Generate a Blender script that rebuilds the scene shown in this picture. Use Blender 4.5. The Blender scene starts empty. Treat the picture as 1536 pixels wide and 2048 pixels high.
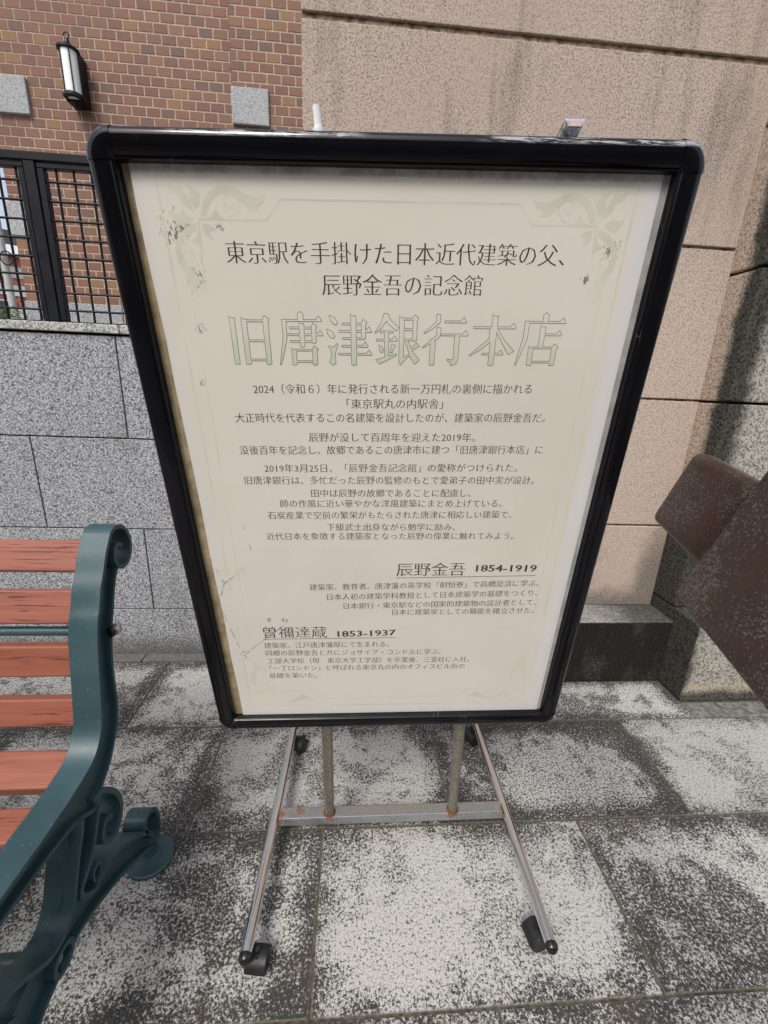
import bpy, bmesh, math, random
from math import sin, cos, pi, radians
from mathutils import Vector, Matrix, noise
random.seed(7)
scene = bpy.context.scene
COL = scene.collection

# ------------------------------------------------------------------ camera
CAM = Vector((0, 0, 1.3))
F, PITCH, ROLL, YAW = 845.64, 0.28776, 0.040357, -0.076913
def cam_rot():
    R0 = Matrix(((1, 0, 0), (0, 0, -1), (0, 1, 0)))
    Ry = Matrix(((cos(YAW), sin(YAW), 0), (-sin(YAW), cos(YAW), 0), (0, 0, 1)))
    Rp = Matrix(((1, 0, 0), (0, cos(PITCH), -sin(PITCH)), (0, sin(PITCH), cos(PITCH))))
    Rr = Matrix(((cos(ROLL), -sin(ROLL), 0), (sin(ROLL), cos(ROLL), 0), (0, 0, 1)))
    return Rr @ Rp @ R0 @ Ry
R = cam_rot()
cd = bpy.data.cameras.new('camera'); cam = bpy.data.objects.new('camera', cd); COL.objects.link(cam)
cd.sensor_fit = 'HORIZONTAL'; cd.sensor_width = 36.0; cd.lens = F / 1536 * 36.0
cd.clip_start = 0.02; cd.clip_end = 2000
Mx = Matrix((R[0], -R[1], -R[2])).transposed().to_4x4(); Mx.translation = CAM
cam.matrix_world = Mx
scene.camera = cam

# ------------------------------------------------------------------ light
SUN_EL, SUN_AZ = radians(50), radians(205)      # azimuth clockwise from +Y (north): behind the viewer, to the left
w = bpy.data.worlds.new('World'); scene.world = w; w.use_nodes = True
nt = w.node_tree; nt.nodes.clear()
sky = nt.nodes.new('ShaderNodeTexSky'); sky.sky_type = 'NISHITA'; sky.sun_disc = False
sky.sun_elevation = SUN_EL; sky.sun_rotation = SUN_AZ; sky.air_density = 1.0; sky.dust_density = 4.0; sky.ozone_density = 1.0
hs = nt.nodes.new('ShaderNodeHueSaturation'); hs.inputs['Saturation'].default_value = 0.6
bg = nt.nodes.new('ShaderNodeBackground'); bg.inputs[1].default_value = 0.14
wo = nt.nodes.new('ShaderNodeOutputWorld')
nt.links.new(sky.outputs[0], hs.inputs['Color']); nt.links.new(hs.outputs[0], bg.inputs[0]); nt.links.new(bg.outputs[0], wo.inputs[0])
sl = bpy.data.lights.new('sun', 'SUN'); sl.energy = 1.1; sl.angle = radians(14); sl.color = (1.0, 0.965, 0.91)
so = bpy.data.objects.new('sun', sl); COL.objects.link(so)
sd = Vector((sin(SUN_AZ) * cos(SUN_EL), cos(SUN_AZ) * cos(SUN_EL), sin(SUN_EL)))
so.rotation_euler = sd.to_track_quat('Z', 'Y').to_euler(); so.location = sd * 30
vs = scene.view_settings
vs.view_transform = 'Standard'; vs.look = 'None'; vs.gamma = 1.0; vs.use_curve_mapping = False; vs.exposure = 0.70

# ------------------------------------------------------------------ materials
class NT:
    def __init__(s, name):
        s.m = bpy.data.materials.new(name); s.m.use_nodes = True; s.t = s.m.node_tree; s.t.nodes.clear()
        s.out = s.t.nodes.new('ShaderNodeOutputMaterial'); s.b = s.t.nodes.new('ShaderNodeBsdfPrincipled')
        s.t.links.new(s.b.outputs[0], s.out.inputs[0])
    def n(s, typ, **k):
        nd = s.t.nodes.new(typ)
        for a, v in k.items(): setattr(nd, a, v)
        return nd
    def l(s, a, b): s.t.links.new(a, b)
    def put(s, sock, v):
        if v is None: return
        if hasattr(v, 'is_linked') or isinstance(v, bpy.types.NodeSocket): s.l(v, sock)
        elif isinstance(v, (tuple, list)) and len(v) == 3 and sock.type == 'RGBA': sock.default_value = (*v, 1)
        else: sock.default_value = v
    def coord(s, kind='Object'): return s.n('ShaderNodeTexCoord').outputs[kind]
    def pos(s): return s.n('ShaderNodeNewGeometry').outputs['Position']
    def island(s): return s.n('ShaderNodeNewGeometry').outputs['Random Per Island']
    def rnd(s): return s.n('ShaderNodeObjectInfo').outputs['Random']
    def map(s, v, scale=(1, 1, 1), rot=(0, 0, 0), loc=(0, 0, 0)):
        m = s.n('ShaderNodeMapping'); s.l(v, m.inputs[0]); m.inputs['Scale'].default_value = scale
        m.inputs['Rotation'].default_value = rot; m.inputs['Location'].default_value = loc; return m.outputs[0]
    def noise(s, v, scale, detail=2, rough=0.5, dist=0.0, dim='3D'):
        nd = s.n('ShaderNodeTexNoise'); s.l(v, nd.inputs['Vector']); nd.inputs['Scale'].default_value = scale
        nd.inputs['Detail'].default_value = detail; nd.inputs['Roughness'].default_value = rough; nd.inputs['Distortion'].default_value = dist
        return nd.outputs['Fac']
    def voro(s, v, scale, feat='F1', out='Distance'):
        nd = s.n('ShaderNodeTexVoronoi', feature=feat); s.l(v, nd.inputs['Vector']); nd.inputs['Scale'].default_value = scale
        return nd.outputs[out]
    def ramp(s, f, a, b, va=0.0, vb=1.0, smooth=True):
        nd = s.n('ShaderNodeMapRange'); nd.interpolation_type = 'SMOOTHSTEP' if smooth else 'LINEAR'
        s.put(nd.inputs[0], f); s.put(nd.inputs[1], a); s.put(nd.inputs[2], b); s.put(nd.inputs[3], va); s.put(nd.inputs[4], vb)
        return nd.outputs[0]
    def math(s, op, a, b=None, c=None):
        nd = s.n('ShaderNodeMath', operation=op); s.put(nd.inputs[0], a); s.put(nd.inputs[1], b); s.put(nd.inputs[2], c); return nd.outputs[0]
    def mix(s, f, a, b, mode='MIX'):
        nd = s.n('ShaderNodeMix', data_type='RGBA', blend_type=mode)
        s.put(nd.inputs[0], f); s.put(nd.inputs[6], a); s.put(nd.inputs[7], b); return nd.outputs[2]
    def xyz(s, v):
        nd = s.n('ShaderNodeSeparateXYZ'); s.l(v, nd.inputs[0]); return nd.outputs
    def bump(s, h, strength=0.3, dist=0.002):
        nd = s.n('ShaderNodeBump'); nd.inputs['Strength'].default_value = strength; nd.inputs['Distance'].default_value = dist
        s.l(h, nd.inputs['Height']); s.l(nd.outputs[0], s.b.inputs['Normal'])
    def fin(s, col=None, rough=None, metal=None, spec=None):
        s.put(s.b.inputs['Base Color'], col); s.put(s.b.inputs['Roughness'], rough); s.put(s.b.inputs['Metallic'], metal)
        if spec is not None: s.b.inputs['Specular IOR Level'].default_value = spec
        return s.m
MAT = {}

def mat_paving():
    t = NT('paving_granite'); p = t.pos(); g = t.xyz(t.coord('Generated')); r = t.rnd()
    ex = t.math('MULTIPLY', t.math('MINIMUM', g[0], t.math('SUBTRACT', 1.0, g[0])), 0.8)
    ey = t.math('MULTIPLY', t.math('MINIMUM', g[1], t.math('SUBTRACT', 1.0, g[1])), 0.41)
    e = t.math('MINIMUM', ex, ey)
    big = t.noise(p, 3.3, 5, 0.66, 0.4); mid = t.noise(p, 17, 5, 0.70)
    wob = t.math('ADD', e, t.math('MULTIPLY', t.math('SUBTRACT', mid, 0.5), 0.11))
    edge = t.ramp(wob, 0.004, 0.085, 1.0, 0.0)
    blot = t.ramp(t.math('ADD', big, t.math('MULTIPLY', t.math('SUBTRACT', mid, 0.5), 0.60)), 0.44, 0.58)
    at = t.n('ShaderNodeAttribute', attribute_type='OBJECT', attribute_name='dirtiness'); per = at.outputs['Fac']
    dirt = t.math('ADD', t.math('ADD', t.math('MULTIPLY', edge, 0.47), t.math('MULTIPLY', blot, 0.50)), per)
    dirt = t.math('MAXIMUM', 0.0, t.math('MINIMUM', dirt, 0.92))
    sp = t.noise(p, 150, 4, 0.70, 0.35); fine = t.noise(p, 330, 2, 0.6)
    spf = t.math('ADD', sp, t.math('MULTIPLY', t.math('SUBTRACT', fine, 0.5), 0.22))
    thr = t.math('ADD', 0.395, t.math('MULTIPLY', dirt, 0.205))
    m = t.ramp(spf, t.math('SUBTRACT', thr, 0.055), t.math('ADD', thr, 0.080), 0, 1, False)
    tone = t.ramp(r, 0, 1, 0.82, 1.10, False)
    brown = t.noise(p, 6.0, 3, 0.5)
    darkc = t.mix(t.ramp(brown, 0.45, 0.65), (0.036, 0.036, 0.035), (0.050, 0.042, 0.034))
    midc = t.mix(dirt, (0.20, 0.198, 0.188), (0.125, 0.120, 0.110))
    lightc = t.mix(t.ramp(fine, 0.35, 0.7), (0.36, 0.355, 0.335), (0.56, 0.55, 0.52))
    lightc = t.mix(t.math('MULTIPLY', dirt, 0.35), lightc, (0.34, 0.33, 0.31))
    col = t.mix(t.ramp(m, 0.0, 0.5, 0, 1, False), darkc, midc); col = t.mix(t.ramp(m, 0.45, 1.0, 0, 1, False), col, lightc)
    edgeline = t.ramp(e, 0.0, 0.0035, 0.7, 0.0); col = t.mix(edgeline, col, (0.155, 0.14, 0.11))
    col = t.mix(1.0, col, tone, 'MULTIPLY')
    t.bump(t.math('ADD', t.math('MULTIPLY', sp, 0.7), t.math('MULTIPLY', fine, 0.5)), 0.45, 0.0016)
    return t.fin(col, 0.82, 0, 0.3)
def mat_granite(name='granite', a=(0.060, 0.066, 0.075), b=(0.27, 0.28, 0.295), c=(0.56, 0.57, 0.59), stain=True):
    t = NT(name); p = t.pos(); r = t.rnd()
    v = t.noise(p, 122, 3.5, 0.66, 0.4); v2 = t.noise(p, 170, 2, 0.55, 0.3)
    col = t.mix(t.ramp(v, 0.40, 0.53), a, b); col = t.mix(t.math('MULTIPLY', t.ramp(v2, 0.50, 0.60), t.ramp(v, 0.40, 0.48)), col, c)
    col = t.mix(t.ramp(r, 0, 1, 0.0, 0.22, False), col, (0.17, 0.18, 0.19))
    if stain:
        z = t.xyz(p); big = t.noise(t.map(p, (7, 7, 1.3)), 1.0, 3, 0.6)
        st = t.math('MULTIPLY', t.ramp(big, 0.55, 0.75), 0.25)
        low = t.ramp(t.math('ADD', z[2], t.math('MULTIPLY', t.noise(p, 18, 3, 0.6), 0.10)), 0.055, 0.20, 0.75, 0.0)
        col = t.mix(t.math('MAXIMUM', st, low), col, (0.075, 0.068, 0.06))
    t.bump(v, 0.25, 0.001)
    return t.fin(col, 0.7, 0, 0.35)
def mat_render_wall():
    t = NT('sand_coloured_render'); p = t.pos(); q = t.xyz(p)
    base = t.noise(p, 165, 3, 0.62, 0.4); b2 = t.noise(p, 90, 2, 0.5)
    speck = t.ramp(base, 0.36, 0.56)
    col = t.mix(speck, (0.26, 0.207, 0.172), (0.50, 0.415, 0.352))
    tint = t.noise(p, 1.9, 3, 0.55)
    col = t.mix(t.math('MULTIPLY', t.ramp(tint, 0.40, 0.68), 0.45), col, (0.45, 0.345, 0.295))
    # dirt: streaks from the top, grime on the bottom panel and in the inner corner
    stv = t.noise(t.map(p, (4.5, 4.5, 0.7)), 1.0, 5, 0.62); stn = t.noise(t.map(p, (34, 34, 3.5)), 1.0, 3, 0.6)
    st = t.ramp(t.math('ADD', stv, t.math('MULTIPLY', t.math('SUBTRACT', stn, 0.5), 0.22)), 0.40, 0.72)
    up = t.ramp(q[2], 1.45, 2.35)
    s1 = t.math('MULTIPLY', t.math('MULTIPLY', st, up), 0.72)
    s0 = t.math('MULTIPLY', up, 0.22)
    n3 = t.noise(p, 13, 4, 0.65); wob = t.math('SUBTRACT', n3, 0.5)
    low = t.ramp(t.math('ADD', q[2], t.math('MULTIPLY', wob, 0.14)), 0.335, 0.46, 0.86, 0.0)
    cz = t.math('MULTIPLY', t.ramp(q[2], 0.3, 1.1, 0.10, 0.0), 1.0)
    cx = t.ramp(t.math('ADD', t.math('ADD', q[0], cz), t.math('MULTIPLY', wob, 0.10)), 1.40, 1.49, 0.0, 0.8)
    cx = t.math('MULTIPLY', cx, t.ramp(q[2], 0.5, 0.95, 1.0, 0.0))
    lft = t.math('MULTIPLY', t.ramp(t.math('ADD', q[0], t.math('MULTIPLY', wob, 0.35)), 1.05, 1.28, 0.62, 0.0), t.ramp(q[2], 0.55, 0.78, 1.0, 0.0))
    lft = t.math('MULTIPLY', lft, t.ramp(n3, 0.42, 0.62))
    d = t.math('MAXIMUM', t.math('MAXIMUM', s1, s0), t.math('MAXIMUM', low, t.math('MAXIMUM', cx, lft)))
    dk = t.mix(speck, (0.055, 0.050, 0.044), (0.19, 0.17, 0.145))
    col = t.mix(d, col, dk)
    t.bump(t.math('ADD', base, t.math('MULTIPLY', b2, 0.6)), 0.55, 0.0028)
    return t.fin(col, 0.92, 0, 0.15)
def mat_pillar():
    t = NT('grey_weathered_render'); p = t.pos(); q = t.xyz(p)
    base = t.noise(p, 115, 2.5, 0.62, 0.8); sp = t.ramp(base, 0.38, 0.58)
    col = t.mix(sp, (0.12, 0.115, 0.098), (0.41, 0.395, 0.345))
    n3 = t.noise(p, 11, 4, 0.65); wob = t.math('SUBTRACT', n3, 0.5)
    tanf = t.ramp(t.math('ADD', q[1], t.math('MULTIPLY', wob, 0.10)), 1.645, 1.745)     # tan paint still shows at the inner edge
    tanf = t.math('MULTIPLY', tanf, t.ramp(q[2], 0.85, 1.05))
    col = t.mix(tanf, col, t.mix(sp, (0.22, 0.17, 0.13), (0.50, 0.40, 0.32)))
    hi = t.ramp(q[2], 0.36, 0.40)
    edge = t.math('ADD', 1.474, t.math('MULTIPLY', hi, 0.065))        # black growth plus the return's shade, painted in, wrapping round the corner
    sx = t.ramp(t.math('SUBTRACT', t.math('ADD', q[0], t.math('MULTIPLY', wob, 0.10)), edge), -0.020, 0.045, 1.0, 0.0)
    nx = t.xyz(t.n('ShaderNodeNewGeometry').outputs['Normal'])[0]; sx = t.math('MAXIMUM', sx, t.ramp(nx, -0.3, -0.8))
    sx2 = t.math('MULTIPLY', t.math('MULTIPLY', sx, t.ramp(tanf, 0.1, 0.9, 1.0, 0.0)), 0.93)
    low = t.ramp(t.math('ADD', q[2], t.math('MULTIPLY', wob, 0.05)), 0.03, 0.075, 0.85, 0.0)
    d = t.math('MAXIMUM', sx2, low)
    yel = t.math('MULTIPLY', t.ramp(q[2], 0.035, 0.07), t.ramp(q[2], 0.07, 0.12, 1.0, 0.0))
    col = t.mix(t.math('MULTIPLY', yel, 0.35), col, (0.42, 0.36, 0.20))
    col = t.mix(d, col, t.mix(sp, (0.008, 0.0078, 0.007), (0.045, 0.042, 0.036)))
    t.bump(base, 0.6, 0.003)
    return t.fin(col, 0.92, 0, 0.15)
def mat_plinth():
    t = NT('blackened_plinth'); p = t.pos(); q = t.xyz(p)
    base = t.noise(p, 170, 4, 0.7, 0.4); sp = t.ramp(base, 0.42, 0.62)
    n3 = t.noise(t.map(p, (10, 10, 4)), 1.0, 4, 0.65)
    col = t.mix(sp, (0.009, 0.0085, 0.0075), t.mix(t.ramp(n3, 0.45, 0.75), (0.024, 0.022, 0.019), (0.095, 0.088, 0.076)))
    top = t.math('MULTIPLY', t.ramp(q[2], 0.311, 0.317), t.ramp(t.math('ADD', q[0], t.math('MULTIPLY', n3, 0.3)), 1.25, 1.50, 1.0, 0.25))  # ledge top painted as lit, with the pillar's shade painted in at the right
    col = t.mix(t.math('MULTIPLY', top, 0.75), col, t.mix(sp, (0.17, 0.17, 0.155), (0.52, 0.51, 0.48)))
    t.bump(base, 0.6, 0.003)
    return t.fin(col, 0.9, 0, 0.2)
def mat_brick():
    t = NT('red_brown_brick_tile'); p = t.pos()
    r = t.math('FRACT', t.math('ADD', t.rnd(), t.math('MULTIPLY', t.island(), 7.31)))
    cr = t.n('ShaderNodeValToRGB'); t.l(r, cr.inputs[0]); cr.color_ramp.interpolation = 'CONSTANT'
    cols = [(0.0, (0.205, 0.095, 0.063)), (0.22, (0.175, 0.082, 0.058)), (0.42, (0.215, 0.098, 0.065)), (0.58, (0.165, 0.082, 0.060)), (0.70, (0.190, 0.100, 0.064)),
            (0.80, (0.245, 0.135, 0.062)), (0.87, (0.140, 0.082, 0.067)), (0.93, (0.225, 0.120, 0.068))]
    el = cr.color_ramp.elements
    while len(el) < len(cols): el.new(0.5)
    for e, (a, c) in zip(el, cols): e.position = a; e.color = (*c, 1)
    n = t.noise(p, 28, 3, 0.6); f = t.noise(p, 190, 2, 0.6)
    col = t.mix(t.ramp(n, 0.3, 0.7), t.mix(1.0, cr.outputs[0], (0.86, 0.90, 0.92), 'MULTIPLY'), t.mix(0.35, cr.outputs[0], (0.13, 0.075, 0.06)))
    col = t.mix(t.math('MULTIPLY', t.ramp(f, 0.5, 0.7), 0.25), col, (0.36, 0.22, 0.16))
    t.bump(f, 0.3, 0.002)
    return t.fin(col, 0.7, 0, 0.3)
def simple(name, col, rough=0.6, metal=0.0, spec=0.5, vary=0.12, scale=30, bump=0.0):
    t = NT(name); p = t.pos(); n = t.noise(p, scale, 4, 0.6)
    dk = tuple(c * (1 - vary * 2) for c in col); lt = tuple(min(1, c * (1 + vary)) for c in col)
    c = t.mix(t.ramp(n, 0.3, 0.7), dk, lt)
    if bump: t.bump(n, bump, 0.002)
    return t.fin(c, t.ramp(n, 0.3, 0.7, max(0.02, rough - 0.06), rough + 0.08), metal, spec)
def mat_bench_paint():
    t = NT('blue_green_cast_iron_paint'); p = t.pos(); n = t.noise(p, 9, 4, 0.6); f = t.noise(p, 420, 2, 0.5); s = t.noise(p, 120, 3, 0.7)
    c = t.mix(t.ramp(n, 0.3, 0.7), (0.022, 0.057, 0.066), (0.034, 0.077, 0.088))
    c = t.mix(t.ramp(s, 0.67, 0.70, 0.0, 0.6), c, (0.20, 0.25, 0.26))
    t.bump(t.math('ADD', t.math('MULTIPLY', f, 0.5), t.noise(p, 70, 3, 0.6)), 0.22, 0.0012)
    return t.fin(c, t.ramp(n, 0.3, 0.7, 0.36, 0.52), 0, 0.5)
def mat_slat():
    t = NT('terracotta_painted_wood'); p = t.pos(); r = t.rnd()
    pv = t.map(p, (3.0, 60, 60)); g = t.noise(pv, 1.0, 5, 0.65, 0.6)
    cr = t.noise(t.map(p, (7, 190, 190)), 1.0, 3, 0.6, 0.8)
    c = t.mix(t.ramp(g, 0.3, 0.7), (0.215, 0.068, 0.042), (0.290, 0.098, 0.061))
    c = t.mix(t.ramp(r, 0, 1, 0, 0.35, False), c, (0.24, 0.074, 0.043))
    area = t.ramp(t.noise(t.map(p, (5, 14, 14)), 1.0, 2, 0.5), 0.44, 0.56)
    crack = t.math('MULTIPLY', t.ramp(cr, 0.585, 0.62), area)
    c = t.mix(t.math('MULTIPLY', crack, 0.85), c, (0.075, 0.022, 0.014))
    t.bump(t.math('SUBTRACT', t.math('MULTIPLY', g, 0.3), crack), 0.5, 0.0012)
    return t.fin(c, 0.55, 0, 0.4)
def mat_brown_board():
    t = NT('dark_brown_board_varnish'); p = t.pos()
    sp = t.noise(p, 300, 3, 0.7, 0.3); big = t.noise(p, 11, 3, 0.6); g = t.noise(t.map(p, (60, 6, 60)), 1.0, 3, 0.6)
    c = t.mix(g, (0.026, 0.0135, 0.0105), (0.042, 0.022, 0.017))
    thr = t.ramp(big, 0.34, 0.60, 0.62, 0.50)
    m = t.ramp(sp, thr, t.math('ADD', thr, 0.05))
    c = t.mix(t.math('MULTIPLY', m, 0.5), c, (0.17, 0.17, 0.17))
    t.bump(t.math('ADD', t.noise(p, 160, 3, 0.6), t.math('MULTIPLY', g, 0.8)), 0.4, 0.0015)
    t.b.inputs['Coat Weight'].default_value = 0.12; t.b.inputs['Coat Roughness'].default_value = 0.12
    return t.fin(c, t.ramp(m, 0, 1, 0.28, 0.6), 0, 0.22)
def mat_black_frame():
    t = NT('black_glossy_frame'); p = t.coord('Object'); q = t.xyz(p)
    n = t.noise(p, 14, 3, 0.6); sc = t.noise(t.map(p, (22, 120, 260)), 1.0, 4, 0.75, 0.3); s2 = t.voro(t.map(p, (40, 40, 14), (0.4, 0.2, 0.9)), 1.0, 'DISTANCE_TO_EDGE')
    c = t.mix(n, (0.003, 0.0032, 0.0045), (0.006, 0.006, 0.008))
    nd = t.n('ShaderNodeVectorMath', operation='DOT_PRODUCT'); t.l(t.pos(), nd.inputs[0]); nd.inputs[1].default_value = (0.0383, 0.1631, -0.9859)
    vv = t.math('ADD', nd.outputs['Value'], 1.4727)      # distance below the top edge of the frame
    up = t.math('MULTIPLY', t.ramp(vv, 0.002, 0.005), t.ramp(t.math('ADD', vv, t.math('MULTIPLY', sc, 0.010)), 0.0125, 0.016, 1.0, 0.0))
    wear_glint = t.math('MULTIPLY', t.ramp(sc, 0.47, 0.53), t.math('MULTIPLY', up, t.ramp(t.noise(p, 3.2, 2, 0.5), 0.44, 0.52)))  # worn streaks and the sky's highlight on the top rail, painted pale together
    spots = t.ramp(t.noise(p, 150, 4, 0.8, 1.2), 0.70, 0.715)
    spots = t.math('MULTIPLY', spots, t.ramp(t.noise(p, 5, 2, 0.5), 0.5, 0.6))
    hair = t.math('MULTIPLY', t.ramp(s2, 0.0, 0.012, 1.0, 0.0), t.ramp(t.noise(p, 11, 3, 0.6), 0.60, 0.68))
    c = t.mix(t.math('MULTIPLY', wear_glint, 0.8), c, (0.42, 0.42, 0.43))
    c = t.mix(t.math('MULTIPLY', t.math('MAXIMUM', spots, hair), 0.30), c, (0.30, 0.32, 0.34))
    t.bump(n, 0.05, 0.002)
    return t.fin(c, t.ramp(n, 0.3, 0.7, 0.09, 0.18), 0, 0.28)
def mat_paper(O, a, b):
    t = NT('yellowed_poster_paper'); p = t.pos()
    def dotp(vec, off):
        nd = t.n('ShaderNodeVectorMath', operation='DOT_PRODUCT'); t.l(p, nd.inputs[0]); nd.inputs[1].default_value = vec
        return t.math('SUBTRACT', nd.outputs['Value'], off)
    u = dotp(a, O.dot(a)); v = dotp(b, O.dot(b))
    n = t.noise(p, 2.6, 3, 0.55); f = t.noise(p, 60, 2, 0.6)
    c = t.mix(t.ramp(n, 0.3, 0.7), (0.72, 0.68, 0.61), (0.775, 0.735, 0.665))
    c = t.mix(t.ramp(v, 0.1, 1.0, 0.0, 0.55), c, (0.72, 0.69, 0.64))
    # plain margin outside the printed field
    n2 = t.math('MULTIPLY', t.math('SUBTRACT', t.noise(p, 9, 2, 0.5), 0.5), 0.008)
    mr = t.ramp(t.math('ADD', u, n2), 0.698, 0.710); mt = t.ramp(t.math('ADD', v, n2), 0.040, 0.056, 1.0, 0.0)
    ml = t.math('MULTIPLY', t.ramp(u, 0.050, 0.068, 1.0, 0.0), 0.7); mb = t.math('MULTIPLY', t.ramp(v, 1.004, 1.014), 0.7)
    m = t.math('MAXIMUM', t.math('MAXIMUM', mr, mt), t.math('MAXIMUM', ml, mb))
    c = t.mix(t.math('MULTIPLY', m, 0.8), c, (0.74, 0.73, 0.745))
    dust = t.math('MULTIPLY', t.ramp(t.math('ADD', v, n2), 0.037, 0.050, 1.0, 0.0), t.ramp(f, 0.35, 0.65))
    c = t.mix(t.math('MULTIPLY', dust, 0.55), c, (0.32, 0.28, 0.27))
    # mould specks near the upper corners, hair cracks at the lower left
    sp = t.noise(t.map(p, (1.6, 1, 0.7)), 210, 3, 0.75, 1.0)
    def near(uu, vv, r):
        du = t.math('SUBTRACT', u, uu); dv = t.math('SUBTRACT', v, vv)
        d = t.math('SQRT', t.math('ADD', t.math('MULTIPLY', du, du), t.math('MULTIPLY', dv, dv)))
        return t.ramp(d, 0.0, r, 1.0, 0.0, False)
    k = None
    for uu, vv, r in ((0.090, 0.105, 0.045), (0.105, 0.160, 0.03), (0.678, 0.118, 0.028), (0.147, 0.100, 0.012), (0.10, 0.225, 0.018), (0.650, 0.155, 0.014), (0.09, 0.30, 0.012)):
        x = near(uu, vv, r); k = x if k is None else t.math('MAXIMUM', k, x)
    thr = t.ramp(k, 0, 0.8, 0.80, 0.50, False)
    c = t.mix(t.math('MULTIPLY', t.ramp(sp, thr, t.math('ADD', thr, 0.02)), 0.8), c, (0.075, 0.075, 0.065))
    vc = t.voro(t.map(p, (9, 9, 6)), 1.0, 'DISTANCE_TO_EDGE')
    ar = t.math('MAXIMUM', near(0.09, 0.70, 0.10), t.math('MAXIMUM', near(0.11, 0.80, 0.11), near(0.09, 0.60, 0.09)))
    vcn = t.math('ADD', vc, t.math('MULTIPLY', t.math('SUBTRACT', t.noise(p, 40, 3, 0.6), 0.5), 0.10))
    ck = t.math('MULTIPLY', t.ramp(t.math('ABSOLUTE', vcn), 0.0, 0.010, 1.0, 0.0), t.ramp(t.math('MULTIPLY', ar, t.noise(p, 25, 2, 0.5)), 0.12, 0.30))
    c = t.mix(t.math('MULTIPLY', ck, 0.7), c, (0.16, 0.18, 0.16))
    t.bump(t.noise(t.map(p, (1, 1, 0.5)), 7, 3, 0.5), 0.35, 0.006)
    return t.fin(c, 0.65, 0, 0.3)
def mat_title(zt, zb):
    t = NT('title_green_print'); z = t.xyz(t.pos())[2]
    return t.fin(t.mix(t.ramp(z, zb, zt), (0.58, 0.63, 0.51), (0.75, 0.715, 0.645)), 0.65, 0, 0.3)
def mat_acrylic():
    t = NT('clear_acrylic_cover'); t.t.nodes.remove(t.b)
    tr = t.n('ShaderNodeBsdfTransparent'); tr.inputs[0].default_value = (0.975, 0.975, 0.965, 1)
    gl = t.n('ShaderNodeBsdfGlossy'); gl.inputs['Roughness'].default_value = 0.02
    ge = t.n('ShaderNodeNewGeometry'); dp = t.n('ShaderNodeVectorMath', operation='DOT_PRODUCT'); t.l(ge.outputs['Normal'], dp.inputs[0]); t.l(ge.outputs['Incoming'], dp.inputs[1])
    ca = t.math('ABSOLUTE', dp.outputs['Value']); fr_ = t.math('ADD', 0.042, t.math('MULTIPLY', 0.97, t.math('POWER', t.math('SUBTRACT', 1.0, ca), 5.0)))
    n = t.noise(t.map(t.pos(), (1, 1, 0.6)), 5.5, 2, 0.5)
    bp = t.n('ShaderNodeBump'); bp.inputs['Strength'].default_value = 0.25; bp.inputs['Distance'].default_value = 0.01; t.l(n, bp.inputs['Height']); t.l(bp.outputs[0], gl.inputs['Normal'])
    mx = t.n('ShaderNodeMixShader'); t.l(fr_, mx.inputs[0]); t.l(tr.outputs[0], mx.inputs[1]); t.l(gl.outputs[0], mx.inputs[2]); t.l(mx.outputs[0], t.out.inputs[0])
    return t.m
def mat_chrome():
    t = NT('chromed_tube'); p = t.pos(); n = t.noise(p, 45, 4, 0.65); s = t.noise(p, 330, 2, 0.6)
    c = t.mix(t.ramp(s, 0.70, 0.78), (0.80, 0.82, 0.85), (0.26, 0.27, 0.27))
    c = t.mix(t.ramp(n, 0.62, 0.78, 0.0, 0.4), c, (0.33, 0.33, 0.32))
    return t.fin(c, t.ramp(n, 0.3, 0.7, 0.03, 0.09), 1.0)
def mat_galv(rust_pts=()):
    t = NT('rusty_plated_steel'); p = t.pos(); n = t.noise(p, 60, 4, 0.7); s = t.noise(p, 260, 3, 0.7)
    c = t.mix(t.ramp(s, 0.45, 0.65), (0.36, 0.375, 0.38), (0.50, 0.52, 0.53)); k = None
    for q in rust_pts:
        nd = t.n('ShaderNodeVectorMath', operation='DISTANCE'); t.l(p, nd.inputs[0]); nd.inputs[1].default_value = q[:3]
        x = t.ramp(nd.outputs['Value'], 0.0, q[3], 1.0, 0.0, False); k = x if k is None else t.math('MAXIMUM', k, x)
    rust = t.ramp(t.math('ADD', k, t.math('MULTIPLY', t.math('SUBTRACT', n, 0.5), 1.3)), 0.45, 0.80)
    rc = t.mix(n, (0.06, 0.025, 0.011), (0.19, 0.085, 0.03))
    met = t.ramp(rust, 0, 1, 0.85, 0.0)
    return t.fin(t.mix(t.math('MULTIPLY', rust, 0.9), c, rc), t.ramp(rust, 0, 1, 0.30, 0.8), met)
def mat_pole():
    t = NT('tarnished_post_tube'); p = t.pos(); s = t.noise(p, 300, 3, 0.7, 0.5); n = t.noise(t.map(p, (40, 40, 8)), 1.0, 3, 0.6)
    q = t.xyz(p)
    c = t.mix(t.ramp(s, 0.40, 0.62), (0.13, 0.115, 0.085), (0.36, 0.335, 0.27))
    c = t.mix(t.ramp(n, 0.52, 0.68, 0.0, 0.5), c, (0.17, 0.13, 0.08))
    c = t.mix(t.ramp(t.math('ADD', q[2], t.math('MULTIPLY', n, 0.03)), 0.095, 0.125, 0.9, 0.0), c, (0.16, 0.06, 0.02))
    return t.fin(c, 0.42, 0.55)

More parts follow.
